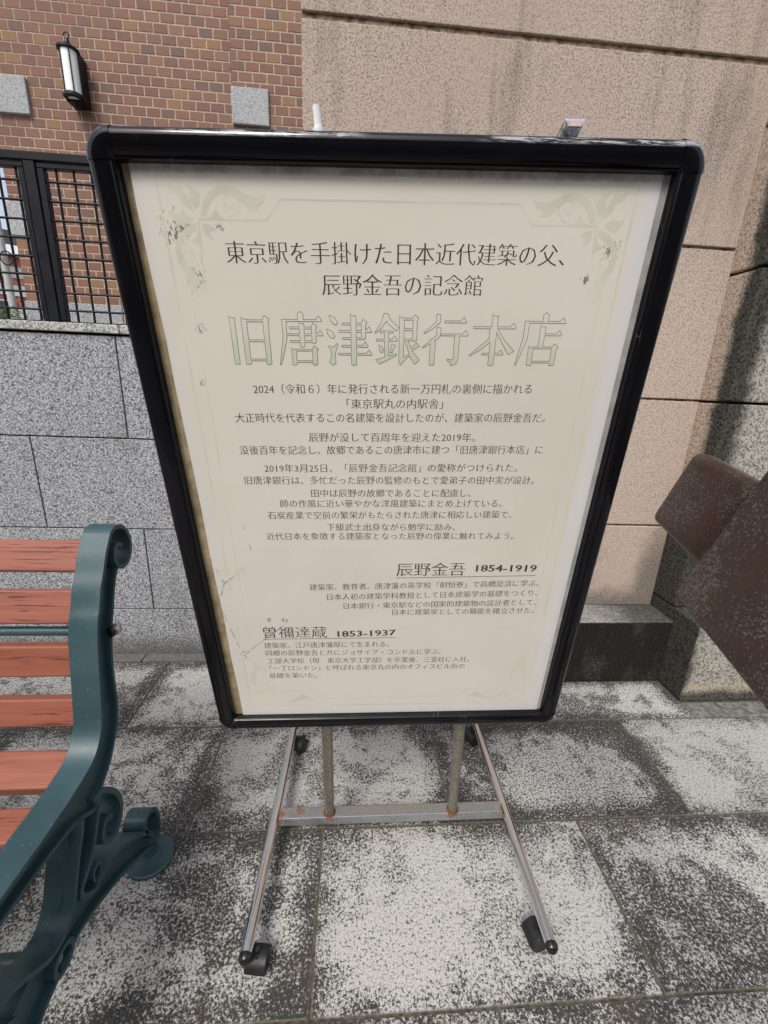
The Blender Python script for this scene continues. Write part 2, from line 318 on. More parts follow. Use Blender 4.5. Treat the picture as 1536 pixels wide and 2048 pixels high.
MAT['paving'] = mat_paving()
MAT['grout'] = simple('pavement_joint_mortar', (0.10, 0.088, 0.068), 0.9, 0, 0.2, 0.3, 60, 0.3)
MAT['granite'] = mat_granite()
MAT['granite_coping'] = mat_granite('granite_coping', (0.13, 0.13, 0.13), (0.40, 0.395, 0.38), (0.62, 0.61, 0.58), False)
MAT['granite_block'] = mat_granite('granite_block_dressed', (0.16, 0.17, 0.175), (0.33, 0.34, 0.345), (0.45, 0.46, 0.46), False)
MAT['joint_dark'] = simple('dark_wall_joint', (0.045, 0.036, 0.030), 0.9, 0, 0.2)
MAT['tan'] = mat_render_wall(); MAT['tan_joint'] = simple('dirty_groove_render', (0.27, 0.20, 0.145), 0.95, 0, 0.1, 0.35, 40, 0.4)
MAT['pillar'] = mat_pillar(); MAT['plinth'] = mat_plinth()
MAT['brick'] = mat_brick(); MAT['mortar'] = simple('beige_brick_mortar', (0.39, 0.315, 0.245), 0.95, 0, 0.1, 0.15, 80)
MAT['gate'] = simple('black_gate_paint', (0.006, 0.007, 0.011), 0.45, 0, 0.2)
MAT['lamp_black'] = simple('black_lamp_metal', (0.005, 0.006, 0.009), 0.42, 0, 0.3)
MAT['frost'] = simple('frosted_lamp_glass', (0.72, 0.75, 0.74), 0.35, 0, 0.5, 0.03, 200)
MAT['bench'] = mat_bench_paint(); MAT['slat'] = mat_slat(); MAT['brown'] = mat_brown_board()
MAT['steel'] = simple('stainless_nut', (0.55, 0.53, 0.50), 0.22, 1.0)
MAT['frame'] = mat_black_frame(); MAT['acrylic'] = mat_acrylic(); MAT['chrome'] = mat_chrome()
MAT['rubber'] = simple('black_castor_plastic', (0.013, 0.013, 0.014), 0.45, 0, 0.4)
MAT['cap'] = simple('black_end_cap', (0.010, 0.010, 0.010), 0.22, 0, 0.5)
MAT['backing'] = simple('brown_backing_board', (0.42, 0.33, 0.20), 0.8, 0, 0.3, 0.18, 45)
MAT['pole'] = mat_pole()
MAT['ink'] = simple('dark_print_ink', (0.062, 0.052, 0.050), 0.6, 0, 0.3)
MAT['ink_line'] = simple('green_outline_ink', (0.15, 0.19, 0.13), 0.6, 0, 0.3)
MAT['orn'] = simple('pale_green_ornament_print', (0.69, 0.685, 0.585), 0.65, 0, 0.3, 0.05, 12)
MAT['orn_line'] = simple('pale_green_border_print', (0.71, 0.69, 0.60), 0.65, 0, 0.3, 0.05, 12)
MAT['white'] = simple('white_plastic', (0.88, 0.88, 0.88), 0.35, 0, 0.5, 0.03)
MAT['terrace'] = simple('grey_terrace_paving', (0.28, 0.27, 0.25), 0.9, 0, 0.2, 0.15, 4)
MAT['asphalt'] = simple('far_ground', (0.20, 0.195, 0.185), 0.9, 0, 0.2, 0.2, 3)
MAT['pole_grey'] = simple('grey_concrete_pole', (0.36, 0.36, 0.35), 0.8, 0, 0.3)
MAT['leaf'] = simple('fresh_green_leaf', (0.10, 0.19, 0.035), 0.55, 0, 0.4, 0.35, 4)
MAT['bark'] = simple('brown_bark', (0.10, 0.075, 0.05), 0.9, 0, 0.2)
MAT['far_brick'] = simple('far_red_brick', (0.33, 0.13, 0.095), 0.8, 0, 0.2, 0.25, 6)
MAT['far_band'] = simple('far_pale_stone', (0.52, 0.52, 0.50), 0.8, 0, 0.2, 0.1, 2)
MAT['far_roof'] = simple('far_dark_roof', (0.07, 0.07, 0.07), 0.7, 0, 0.3)
MAT['far_glass'] = simple('far_window_glass', (0.05, 0.06, 0.07), 0.1, 0, 0.6)

# ------------------------------------------------------------------ builders
def tag(o, label=None, cat=None, group=None, kind=None):
    if label: o['label'] = label
    if cat: o['category'] = cat
    if group: o['group'] = group
    if kind: o['kind'] = kind
    return o
def empty(name, loc, label, cat, group=None):
    o = bpy.data.objects.new(name, None); COL.objects.link(o); o.location = loc; o.empty_display_size = 0.1
    return tag(o, label, cat, group)
def wloc(o):
    v = Vector((0, 0, 0))
    while o is not None: v += o.location; o = o.parent
    return v
def link(name, bm, mat, parent=None, smooth=False, bevel=0.0, seg=2, loc=None, kind=None, label=None, recalc=True):
    """bm is in world coordinates; the object's own origin goes to loc."""
    if recalc: bmesh.ops.recalc_face_normals(bm, faces=bm.faces)
    base = wloc(parent) if parent else Vector((0, 0, 0))
    L = Vector(loc) if loc is not None else base
    bmesh.ops.translate(bm, verts=bm.verts, vec=-L)
    me = bpy.data.meshes.new(name); bm.to_mesh(me); bm.free()
    me.materials.append(mat if not isinstance(mat, str) else MAT[mat])
    o = bpy.data.objects.new(name, me); COL.objects.link(o); o.location = L - base
    if parent: o.parent = parent
    if smooth:
        for p in me.polygons: p.use_smooth = True
        try: me.set_sharp_from_angle(angle=radians(38))
        except Exception: pass
    if bevel:
        b = o.modifiers.new('bevel', 'BEVEL'); b.width = bevel; b.segments = seg; b.limit_method = 'ANGLE'; b.angle_limit = radians(40)
        b.harden_normals = False
    if kind: o['kind'] = kind
    if label: o['label'] = label
    return o
def B(): return bmesh.new()
def box(bm, lo, hi, M=None):
    c = [(lo[0], lo[1], lo[2]), (hi[0], lo[1], lo[2]), (hi[0], hi[1], lo[2]), (lo[0], hi[1], lo[2]),
         (lo[0], lo[1], hi[2]), (hi[0], lo[1], hi[2]), (hi[0], hi[1], hi[2]), (lo[0], hi[1], hi[2])]
    v = [bm.verts.new(M @ Vector(p) if M else p) for p in c]
    for f in ((0, 3, 2, 1), (4, 5, 6, 7), (0, 1, 5, 4), (1, 2, 6, 5), (2, 3, 7, 6), (3, 0, 4, 7)): bm.faces.new([v[i] for i in f])
    return v
def prism(bm, pts, ext, n=None):
    """pts: closed loop of 3D points; ext: extrusion vector"""
    a = [bm.verts.new(p) for p in pts]; b = [bm.verts.new(Vector(p) + Vector(ext)) for p in pts]
    bm.faces.new(a); bm.faces.new(list(reversed(b))); m = len(a)
    for i in range(m): bm.faces.new((a[i], b[i], b[(i + 1) % m], a[(i + 1) % m]))
def tube(bm, pts, r, seg=16, cap=True, closed=False):
    pts = [Vector(p) for p in pts]; n = len(pts); rs = r if isinstance(r, (list, tuple)) else [r] * n
    rings = []; up = None
    for i, p in enumerate(pts):
        if closed: t = (pts[(i + 1) % n] - pts[i - 1]).normalized()
        else: t = ((pts[min(i + 1, n - 1)] - pts[max(i - 1, 0)])).normalized()
        if up is None:
            up = Vector((0, 0, 1)) if abs(t.z) < 0.9 else Vector((0, 1, 0))
        s = t.cross(up).normalized(); up = s.cross(t).normalized()
        rings.append([bm.verts.new(p + (s * cos(2 * pi * k / seg) + up * sin(2 * pi * k / seg)) * rs[i]) for k in range(seg)])
    for i in range(n if closed else n - 1):
        A, C = rings[i], rings[(i + 1) % n]
        for k in range(seg): bm.faces.new((A[k], A[(k + 1) % seg], C[(k + 1) % seg], C[k]))
    if cap and not closed: bm.faces.new(list(reversed(rings[0]))); bm.faces.new(rings[-1])
def lathe(bm, prof, centre, axis=(0, 0, 1), seg=32, a0=0, a1=2 * pi):
    ax = Vector(axis).normalized(); s = ax.orthogonal().normalized(); u = ax.cross(s); c = Vector(centre); full = abs(a1 - a0 - 2 * pi) < 1e-6
    cnt = seg if full else seg + 1; R_ = []
    for r, h in prof:
        if r < 1e-6: R_.append([bm.verts.new(c + ax * h)] * cnt)
        else: R_.append([bm.verts.new(c + ax * h + (s * cos(a0 + (a1 - a0) * k / seg) + u * sin(a0 + (a1 - a0) * k / seg)) * r) for k in range(cnt)])
    for A, D in zip(R_, R_[1:]):
        for k in range(seg):
            j = (k + 1) % cnt; q = []
            for v in (A[k], A[j], D[j], D[k]):
                if v not in q: q.append(v)
            if len(q) > 2:
                try: bm.faces.new(q)
                except ValueError: pass
def smooth_path(P, n=6):
    P = [Vector(p) for p in P]; out = []
    for i in range(len(P) - 1):
        p0, p1, p2, p3 = P[max(i - 1, 0)], P[i], P[i + 1], P[min(i + 2, len(P) - 1)]
        for k in range(n):
            t = k / n
            out.append(0.5 * ((2 * p1) + (-p0 + p2) * t + (2 * p0 - 5 * p1 + 4 * p2 - p3) * t * t + (-p0 + 3 * p1 - 3 * p2 + p3) * t ** 3))
    out.append(P[-1]); return out
def copy_tree(o, delta, parent=None):
    c = o.copy(); COL.objects.link(c); c.parent = parent
    if parent is None: c.location = o.location + Vector(delta)
    for ch in list(o.children): copy_tree(ch, delta, c)
    return c

# ------------------------------------------------------------------ ground
bm = B(); box(bm, (-300, -300, -0.4), (300, 300, -0.012))
tag(link('ground', bm, 'grout'), 'mortar bed and ground under the paving slabs', None, None, 'structure')
bm = B(); box(bm, (-4.5, -3.2, -0.010), (4.5, 1.93, -0.0035))
pav = link('pavement', bm, 'grout'); tag(pav, 'large granite slab pavement with dark dirt stains and mortar joints', None, None, 'structure')
G = 0.0027
DIRT = {(-0.073, 0.562): -0.20, (0.7285, 0.562): 0.20, (-0.8745, 0.562): 0.20, (0.325, 0.97): 0.26, (-0.4765, 0.97): -0.02, (-1.278, 0.97): 0.14, (1.1265, 0.97): -0.17, (-0.8595, 1.385): -0.04, (-0.18, 1.385): 0.0, (0.56, 1.385): 0.12, (0.339, 0.154): 0.12, (-0.4625, 0.154): 0.02, (1.1405, 0.154): 0.0}
def slab(x0, x1, y0, y1, mat='paving', z=0.0, name='paving_slab'):
    bm = B(); box(bm, (x0 + G, y0 + G, -0.03 + z), (x1 - G, y1 - G, z + random.uniform(-0.0008, 0.0008)))
    o = link(name, bm, mat, pav, bevel=0.0022, seg=2, loc=((x0 + x1) / 2, (y0 + y1) / 2, 0))
    d = random.uniform(-0.05, 0.25)
    for (a, c), v in DIRT.items():
        if abs(a - x0) < 0.02 and abs(c - y0) < 0.02: d = v
    o['dirtiness'] = d
    return o
rows = [(0.970, 1.385, -0.4765), (0.5620, 0.970, -0.073), (0.154, 0.562, 0.339), (-0.254, 0.154, -0.073), (-0.662, -0.254, 0.339), (-1.07, -0.662, -0.073), (-1.478, -1.07, 0.339)]
for y0, y1, x0 in rows:
    for k in range(-4, 5):
        a = x0 + 0.8015 * k
        if a + 0.8 < -2.9 or a > 2.9: continue
        slab(a, a + 0.8015, y0, y1)
# row against the wall: full slabs left, one cut slab to the plinth, small dark tiles on the right
for a, b_ in ((-2.462, -1.661), (-1.661, -0.8595), (-0.8595, -0.18)): slab(a, b_, 1.385, 1.793)
for a, b_ in ((-0.18, 0.56),): slab(a, b_, 1.385, 1.622)
slab(0.56, 1.4735, 1.385, 1.622)
MAT['dark_tile'] = simple('dark_grey_edge_tile', (0.17, 0.165, 0.155), 0.75, 0, 0.3, 0.3, 40, 0.3)
xx = 1.4735
for wdt in (0.160, 0.207, 0.207, 0.207, 0.207, 0.207):
    slab(xx, xx + wdt, 1.385, 1.478, 'dark_tile', name='edging_tile'); xx += wdt
for k in range(5):
    a = -0.19 - 0.8 * (k + 1); slab(a, a + 0.8, 1.793, 1.856, 'granite', 0.006, 'footing_stone')

# ------------------------------------------------------------------ granite wall, left
YW = 1.854
gw = empty('granite_wall', (-1.6, YW, 0), 'speckled grey granite block wall with a coping, behind the green bench', 'wall')
bm = B(); box(bm, (-4.2, YW + 0.012, -0.03), (-0.12, YW + 0.26, 1.452)); link('wall_core', bm, 'joint_dark', gw)
courses = [(-0.02, 0.2495, -1.335), (0.2495, 0.6495, -0.930), (0.6495, 1.0495, -1.337), (1.0495, 1.4515, -0.945)]
for z0, z1, xj in courses:
    for k in range(-4, 3):
        a = xj + 0.8 * k; b_ = a + 0.8
        a = max(a, -4.2); b_ = min(b_, -0.10)
        if b_ - a < 0.05: continue
        bm = B(); box(bm, (a + .0028, YW, z0 + .0028), (b_ - .0028, YW + 0.03, z1 - .0028))
        link('granite_block', bm, 'granite', gw, bevel=0.0015, seg=1, loc=((a + b_) / 2, YW, z0))
for k in range(5):
    a = -4.2 + 0.82 * k
    bm = B(); box(bm, (a + .0015, YW - 0.012, 1.458), (min(a + 0.82, -0.10) - .0015, YW + 0.30, 1.490)); link('coping_stone', bm, 'granite_coping', gw, bevel=0.003, loc=(a, YW, 1.458))

# ------------------------------------------------------------------ tan wall, right
YT = 1.775
tw = empty('rendered_wall', (0.64, YT, 0), 'sand coloured rough rendered wall with horizontal grooves and black stains behind the sign', 'wall')
bm = B(); box(bm, (-0.195, YT + 0.010, 0.0), (1.52, YT + 0.32, 2.79)); link('wall_core', bm, 'tan_joint', tw)
zs = [0.322, 0.731, 1.294, 1.864, 2.440, 2.62, 2.80]; gh = [0, .0045, .0045, .0055, .010, .010, 0]
for i in range(len(zs) - 1):
    bm = B(); box(bm, (-0.195, YT, zs[i] + gh[i]), (1.4695, YT + 0.05, zs[i + 1] - gh[i + 1]))
    link('render_panel', bm, 'tan', tw, bevel=0.003, loc=(0.64, YT, zs[i]))
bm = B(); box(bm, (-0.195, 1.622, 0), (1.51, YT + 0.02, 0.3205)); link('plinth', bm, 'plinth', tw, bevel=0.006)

# ------------------------------------------------------------------ grey pillar, far right
pl = empty('stone_pillar', (1.9, 1.6, 0), 'weathered grey pillar with blackened edge at the right, beside the sand coloured wall', 'pillar')
XP = 1.4695
bm = B(); box(bm, (XP + .02, 1.66, 0.3), (2.75, YT + 0.3, 2.79)); link('pillar_core', bm, 'joint_dark', pl)
pz = [0.385, 0.80, 1.292, 1.775, 2.26, 2.52, 2.80]
for i in range(len(pz) - 1):
    bm = B(); box(bm, (XP, 1.632, pz[i] + .005), (2.75, YT + 0.15, pz[i + 1] - .005))
    link('pillar_block', bm, 'pillar', pl, bevel=0.006, loc=(2.0, 1.63, pz[i]))
bm = B(); a_ = 1.474
prism(bm, [(a_, 1.482, 0), (a_, 1.482, 0.36), (a_, 1.505, 0.385), (a_, 1.80, 0.385), (a_, 1.80, 0)], (1.3, 0, 0)); link('pillar_base', bm, 'pillar', pl, bevel=0.008)

# ------------------------------------------------------------------ raised terrace and brick building behind
bm = B(); box(bm, (-60, 2.115, -0.011), (60, 60, 1.30)); tag(link('terrace', bm, 'terrace'), 'raised paved terrace behind the granite wall and gate', None, None, 'structure')
YB = 4.5
bb = empty('brick_building', (-1.7, YB, 1.3), 'red brown brick building with grey granite base and square stone blocks, behind the gate', 'building')
bm = B(); box(bm, (-3.032, YB + 0.004, 1.31), (0.6, YB + 5.0, 6.6)); bw = link('mortar_wall', bm, 'mortar', bb)
bm = B(); box(bm, (-1.066, YB - 0.031, 1.94), (0.6, YB + 0.006, 6.6)); link('pilaster_mortar', bm, 'mortar', bb)
PX, PZ = 0.118, 0.0702
bricks = []     # (x0,x1,z0,yface)
zrow = 1.938; r = 0
while zrow < 5.2:
    for (xa, xb, yf) in ((-3.032, -1.071, YB), (-1.071, 0.58, YB - 0.035)):
        off = 0.0 if r % 2 == 0 else PX / 2
        x = xa - off
        while x < xb:
            a = max(x, xa); b_ = min(x + PX - 0.0105, xb - 0.001)
            if b_ - a > 0.012: bricks.append((a, b_, zrow, yf))
            x += PX
    zrow += PZ; r += 1
def vis(q):
    x, z = q[0], q[2]
    return (x < -2.30 and z < 3.4) or (z > 3.36 and x < -0.50 and z < 4.35)
full = [q for q in bricks if vis(q)]
blocks = [(-3.062, -2.72, 3.345, 3.60), (-3.062, -2.72, 2.455, 2.715), (-1.075, -0.768, 3.385, 3.64), (-3.062, -2.72, 4.235, 4.49)]
def inblock(q):
    return any(q[1] > b[0] and q[0] < b[1] and q[2] + .06 > b[2] and q[2] < b[3] for b in blocks)
def clip(q):
    for b in blocks:
        if q[2] + .035 > b[2] and q[2] + .035 < b[3]:
            if q[0] >= b[0] and q[1] <= b[1]: return None
            if q[0] < b[0] < q[1]: q = (q[0], b[0] - .002, q[2], q[3])
            elif q[0] < b[1] < q[1]: q = (b[1] + .004, q[1], q[2], q[3])
    return q
full = sorted((q for q in (clip(q) for q in full) if q), key=lambda q: (Vector((q[0], q[3], q[2])) - CAM).length * (1.0 if q[1] - q[0] > 0.1 else 1.3))[:300]
key = set((round(q[0], 4), round(q[2], 4)) for q in full)
meshes = {}
def brick_mesh(wd):
    k = round(wd, 3)
    if k not in meshes:
        bm = B(); h = PZ - 0.0105; d = 0.02; e = 0.0022
        f = [bm.verts.new(p) for p in ((e, 0, e), (wd - e, 0, e), (wd - e, 0, h - e), (e, 0, h - e))]
        g = [bm.verts.new(p) for p in ((0, e, 0), (wd, e, 0), (wd, e, h), (0, e, h))]
        k2 = [bm.verts.new(p) for p in ((0, d, 0), (wd, d, 0), (wd, d, h), (0, d, h))]
        bm.faces.new(f)
        for A, C in ((f, g), (g, k2)):
            for i in range(4): bm.faces.new((A[(i + 1) % 4], A[i], C[i], C[(i + 1) % 4]))
        bmesh.ops.recalc_face_normals(bm, faces=bm.faces)
        me = bpy.data.meshes.new('brick'); bm.to_mesh(me); bm.free(); me.materials.append(MAT['brick']); meshes[k] = me
    return meshes[k]
base = wloc(bb)
for a, b_, z, yf in full:
    o = bpy.data.objects.new('brick', brick_mesh(b_ - a)); COL.objects.link(o); o.parent = bb
    o.location = Vector((a, yf + 0.0015 + random.uniform(-.0008, .0008), z)) - base
bm = B()
for q in bricks:
    q = clip(q)
    if not q or (round(q[0], 4), round(q[2], 4)) in key: continue
    box(bm, (q[0], q[3] + 0.0015, q[2]), (q[1], q[3] + 0.02, q[2] + PZ - 0.0105))
link('brickwork', bm, 'brick', bb, kind='stuff')
for i in range(5):
    a = -3.045 + 0.86 * i
    bm = B(); box(bm, (a + .004, YB - 0.018, 1.30), (min(a + 0.86, 0.6) - .004, YB + 0.02, 1.930)); link('base_stone', bm, 'granite', bb, bevel=0.004, loc=(a, YB, 1.3))
for b in blocks:
    bm = B(); box(bm, (b[0], YB - (0.028 if b[0] < -2 else 0.062), b[2]), (b[1], YB + 0.03, b[3])); link('corner_stone', bm, 'granite_block', bb, bevel=0.006, loc=(b[0], YB, b[2]))

# ------------------------------------------------------------------ wall lamp
lx, ly, r_ = -2.302, 4.385, 0.066
lamp = empty('wall_lantern', (lx, 4.49, 3.39), 'black half round wall lantern with frosted white glass on the brick wall', 'lamp')
bm = B(); box(bm, (lx - r_, ly, 3.415), (lx + r_, 4.496, 3.745)); link('back_box', bm, 'lamp_black', lamp, bevel=0.003)
def half(bm, prof, seg=18): lathe(bm, prof, (lx, ly, 0), (0, 0, 1), seg=36)
bm = B(); half(bm, [(0, 3.455), (r_ - 0.004, 3.455), (r_ - 0.004, 3.735), (0, 3.735)]); link('lamp_glass', bm, 'frost', lamp, smooth=True)
bm = B(); half(bm, [(0, 3.73), (r_ + 0.004, 3.73), (r_ + 0.012, 3.735), (r_ + 0.012, 3.748), (r_ - 0.01, 3.760), (0.022, 3.785), (0.014, 3.815), (0, 3.818)]); link('lamp_cap', bm, 'lamp_black', lamp, smooth=True)
bm = B(); half(bm, [(0.045, 3.425), (r_ - .002, 3.418), (r_ + 0.010, 3.43), (r_ + 0.010, 3.446), (r_ - 0.002, 3.458), (0.045, 3.458), (0.045, 3.425)]); link('lamp_base_ring', bm, 'lamp_black', lamp, smooth=True)
bm = B(); half(bm, [(0, 3.430), (0.046, 3.430), (0.046, 3.436), (0, 3.436)]); link('bottom_glass', bm, 'frost', lamp)
for ang in (-90, -32, 30, 90):
    x = lx + sin(radians(ang)) * r_; y = ly - cos(radians(ang)) * r_
    bm = B(); tube(bm, [(x, y, 3.45), (x, y, 3.74)], 0.0045, 8); link('rib', bm, 'lamp_black', lamp, smooth=True)
bm = B(); tube(bm, [(lx + cos(a) * .0190, ly, 3.836 + sin(a) * .0190) for a in [2 * pi * k / 20 for k in range(20)]], 0.0042, 8, closed=True); link('hanging_ring', bm, 'lamp_black', lamp, smooth=True)
bm = B(); tube(bm, [(lx, ly + .02, 3.43), (lx, ly + .02, 3.385)], 0.010, 10); link('drip_pin', bm, 'lamp_black', lamp, smooth=True)

# ------------------------------------------------------------------ gate on the wall
YG = 1.95
gt = empty('metal_gate', (-1.2, YG, 1.49), 'black metal grid fence panels with post on top of the granite wall', 'fence')
def gbox(name, lo, hi): 
    bm = B(); box(bm, lo, hi); return link(name, bm, 'gate', gt, bevel=0.002, seg=1)
gbox('top_rail', (-3.2, YG - 0.006, 2.051), (-0.25, YG + 0.036, 2.078))
gbox('post', (-1.239, YG - 0.004, 1.492), (-1.199, YG + 0.034, 2.0505))
for x0, x1 in ((-3.19, -1.242), (-1.196, -0.26)):
    gbox('panel_frame', (x0, YG, 2.030), (x1, YG + 0.028, 2.0465))
    gbox('panel_frame', (x0, YG, 1.493), (x1, YG + 0.028, 1.505))
    for xs in ((x1 - 0.022, x1) if x0 < -2 else (x0, x0 + 0.024), ): gbox('panel_frame', (xs[0], YG, 1.506), (xs[1], YG + 0.028, 2.029))
    zz = 1.990
    while zz > 1.51:
        bm = B(); tube(bm, [(x0 + .002, YG + .011, zz), (x1 - .002, YG + .011, zz)], 0.0043, 8); link('grid_bar', bm, 'gate', gt, smooth=True, loc=(x0, YG, zz)); zz -= 0.0633
for k in range(0, 40):
    for x0, rng in ((-1.2785, -3.18), (-1.135, -0.27)):
        x = x0 - 0.0633 * k if x0 < -1.2 else x0 + 0.0633 * k
        if (x0 < -1.2 and x < rng) or (x0 > -1.2 and x > rng): continue
        bm = B(); tube(bm, [(x, YG + .0145, 1.503), (x, YG + .0145, 2.032)], 0.0046, 8); link('grid_bar', bm, 'gate', gt, smooth=True, loc=(x, YG, 1.5))

# ------------------------------------------------------------------ far things seen through the fence
fh = empty('far_house', (-15.5, 21, 1.3), 'distant red brick house with pale bands and a white eave, seen through the fence', 'house')
Mh = Matrix.Translation((-14.35, 21.0, 1.3)) @ Matrix.Rotation(radians(38), 4, 'Z')
def hb(name, lo, hi, mat):
    bm = B(); box(bm, lo, hi, Mh); return link(name, bm, mat, fh)
hb('wall', (-7, 0, 0), (1.0, 6, 4.6), 'far_brick')
for k, z in enumerate((0.3, 1.3, 2.2, 3.1, 3.8)): hb('stone_band', (-7.03, -0.04, z), (1.04, 6.04, z + 0.42), 'far_band')
hb('eave', (-7.5, -0.5, 4.62), (1.5, 6.5, 4.95), 'white'); hb('roof', (-7.4, -0.4, 4.97), (1.4, 6.4, 5.5), 'far_roof')
for x in (-6.0, -4.2, -2.4, -0.9):
    w0 = hb('window', (x, -0.06, 1.75), (x + 0.7, 0.02, 2.9), 'far_band')
    hb('window_pane', (x + .06, -0.075, 1.81), (x + .64, -0.065, 2.84), 'far_glass')
for n_, (px_, py_, rr, hh) in enumerate(((-9.98, 14.2, 0.10, 5.2), (-9.62, 14.6, 0.12, 4.7))):
    bm = B(); tube(bm, [(px_, py_, 1.29), (px_, py_, 1.3 + hh * .6), (px_, py_, 1.3 + hh)], [rr, rr * .9, rr * .8], 12)
    up = empty('utility_pole', (px_, py_, 1.3), ['thin grey utility pole with a wire loop, left one seen through the fence', 'thicker grey utility pole close to the brick corner, right one through the fence'][n_], 'pole', 'utility poles beyond the fence')
    link('pole_shaft', bm, 'pole_grey', up, smooth=True)
    bm = B(); tube(bm, [(px_ + .05, py_ - .15, 4.75 - .12 + .12 * sin(a)) if 0 else (px_ + .17 + .17 * cos(a), py_ - .14, 4.35 + .17 * sin(a)) for a in [2 * pi * k / 16 for k in range(16)]], 0.018, 6, closed=True)
    link('wire_loop' if n_ == 0 else 'cable_ring', bm, 'lamp_black', up, smooth=True)
tr = empty('small_tree', (-8.35, 12, 1.3), 'bright green leafy tree low behind the fence at the left edge', 'tree')
bm = B(); tube(bm, [(-8.75, 12, 1.29), (-8.73, 12.02, 1.8), (-8.77, 12, 2.4)], [.07, .05, .03], 8); link('trunk', bm, 'bark', tr)
bm = B(); rn = random.Random(3)
for i in range(2600):
    th, ph = rn.uniform(0, 2 * pi), math.acos(rn.uniform(-1, 1)); rr = 0.78 * rn.uniform(.3, 1) ** .5
    c = Vector((-8.75 + rr * sin(ph) * cos(th) * 1.05, 12 + rr * sin(ph) * sin(th), 2.25 + rr * cos(ph) * .85))
    if noise.noise(c * 3.1) < -0.12: continue
    q = Matrix.Rotation(rn.uniform(0, 6), 3, 'Z') @ Matrix.Rotation(rn.uniform(-1, 1), 3, 'X'); s = rn.uniform(.03, .055)
    bm.faces.new([bm.verts.new(c + q @ Vector(v) * s) for v in ((-1, 0, 0), (0, -.5, 0), (1, 0, .2), (0, .5, 0))])
link('crown', bm, 'leaf', tr, recalc=False)

# ------------------------------------------------------------------ green bench, left
XR, XL = -0.525, -0.583
bn = empty('park_bench', (-1.25, 0.6, 0), 'park bench with terracotta slats and blue green scrolled iron frame', 'bench')
front = [(0.904, 0.955), (0.885, 0.929), (0.867, 0.895), (0.851, 0.868), (0.836, 0.83), (0.823, 0.803), (0.812, 0.763), (0.805, 0.724), (0.797, 0.674), (0.79, 0.635), (0.78, 0.585), (0.758, 0.549), (0.729, 0.528), (0.694, 0.521), (0.652, 0.517), (0.606, 0.516), (0.561, 0.516), (0.518, 0.518), (0.40, 0.522), (0.28, 0.522), (0.22, 0.505), (0.20, 0.47)]
back = [(0.925, 0.886), (0.902, 0.85), (0.884, 0.803), (0.866, 0.758), (0.851, 0.69), (0.846, 0.635), (0.844, 0.584), (0.838, 0.560), (0.828, 0.531), (0.805, 0.497), (0.782, 0.471), (0.742, 0.443), (0.712, 0.42), (0.66, 0.452), (0.58, 0.470), (0.50, 0.478), (0.38, 0.485), (0.25, 0.485)]
def yz(P, n=5): return [(v.x, v.y) for v in smooth_path([Vector((a, b, 0)) for a, b in P], n)]
def ribbon(bm, P, th, x0, x1, side=1, taper=None):
    """strap of thickness th along YZ path P, th laid to one side"""
    V = [Vector((a, b)) for a, b in P]; n = len(V); rows_ = []
    for i in range(n):
        t = (V[min(i + 1, n - 1)] - V[max(i - 1, 0)]).normalized(); nn = Vector((-t.y, t.x)) * side
        k = th if not taper else th * (taper[0] + (taper[1] - taper[0]) * i / (n - 1))
        o_ = V[i] + nn * k
        rows_.append([bm.verts.new((x1, V[i].x, V[i].y)), bm.verts.new((x0, V[i].x, V[i].y)), bm.verts.new((x0, o_.x, o_.y)), bm.verts.new((x1, o_.x, o_.y))])
    for A, C in zip(rows_, rows_[1:]):
        for k in range(4): bm.faces.new((A[k], A[(k + 1) % 4], C[(k + 1) % 4], C[k]))
    bm.faces.new(rows_[0]); bm.faces.new(list(reversed(rows_[-1])))
def plate(bm, poly, x0, x1):
    prism(bm, [(x0, a, b) for a, b in poly], (x1 - x0, 0, 0))
def strip_plate(bm, A, C, x0, x1, n=60):
    def rs(P):
        V = [Vector((a, b)) for a, b in yz(P, 4)]; L = [0]
        for i in range(1, len(V)): L.append(L[-1] + (V[i] - V[i - 1]).length)
        out = []
        for k in range(n + 1):
            s = L[-1] * k / n; i = max(j for j in range(len(L)) if L[j] <= s + 1e-9); i = min(i, len(V) - 2)
            f = (s - L[i]) / max(1e-9, L[i + 1] - L[i]); out.append(V[i].lerp(V[i + 1], min(1, max(0, f))))
        return out
    P, Q = rs(A), rs(C); prev = None
    for p, q in zip(P, Q):
        row = [bm.verts.new((x1, p.x, p.y)), bm.verts.new((x1, q.x, q.y)), bm.verts.new((x0, q.x, q.y)), bm.verts.new((x0, p.x, p.y))]
        if prev:
            for k in range(4): bm.faces.new((prev[k], prev[(k + 1) % 4], row[(k + 1) % 4], row[k]))
        else: bm.faces.new(row)
        prev = row
    bm.faces.new(list(reversed(prev)))
fr_b = B()
spiral_top = [(0.958, 0.8895), (0.970, 0.900), (0.976, 0.915), (0.974, 0.938), (0.962, 0.955), (0.943, 0.966), (0.922, 0.968), (0.907, 0.960)]
# scroll head closes onto the strap, then curls inward
curl = [(0.905, 0.957), (0.914, 0.967), (0.932, 0.972), (0.952, 0.966), (0.968, 0.950), (0.976, 0.928), (0.973, 0.906), (0.960, 0.890), (0.941, 0.884), (0.924, 0.891), (0.915, 0.907), (0.917, 0.924), (0.929, 0.932), (0.938, 0.925)]
ribbon(fr_b, yz(list(reversed(curl)) + front[1:], 5), 0.0095, XL, XR, side=-1)
strip_plate(fr_b, front[2:19], back[0:17], XL + .016, XR - .017)
ribbon(fr_b, yz(back, 4), 0.008, XL + .006, XR - .004, side=-1)
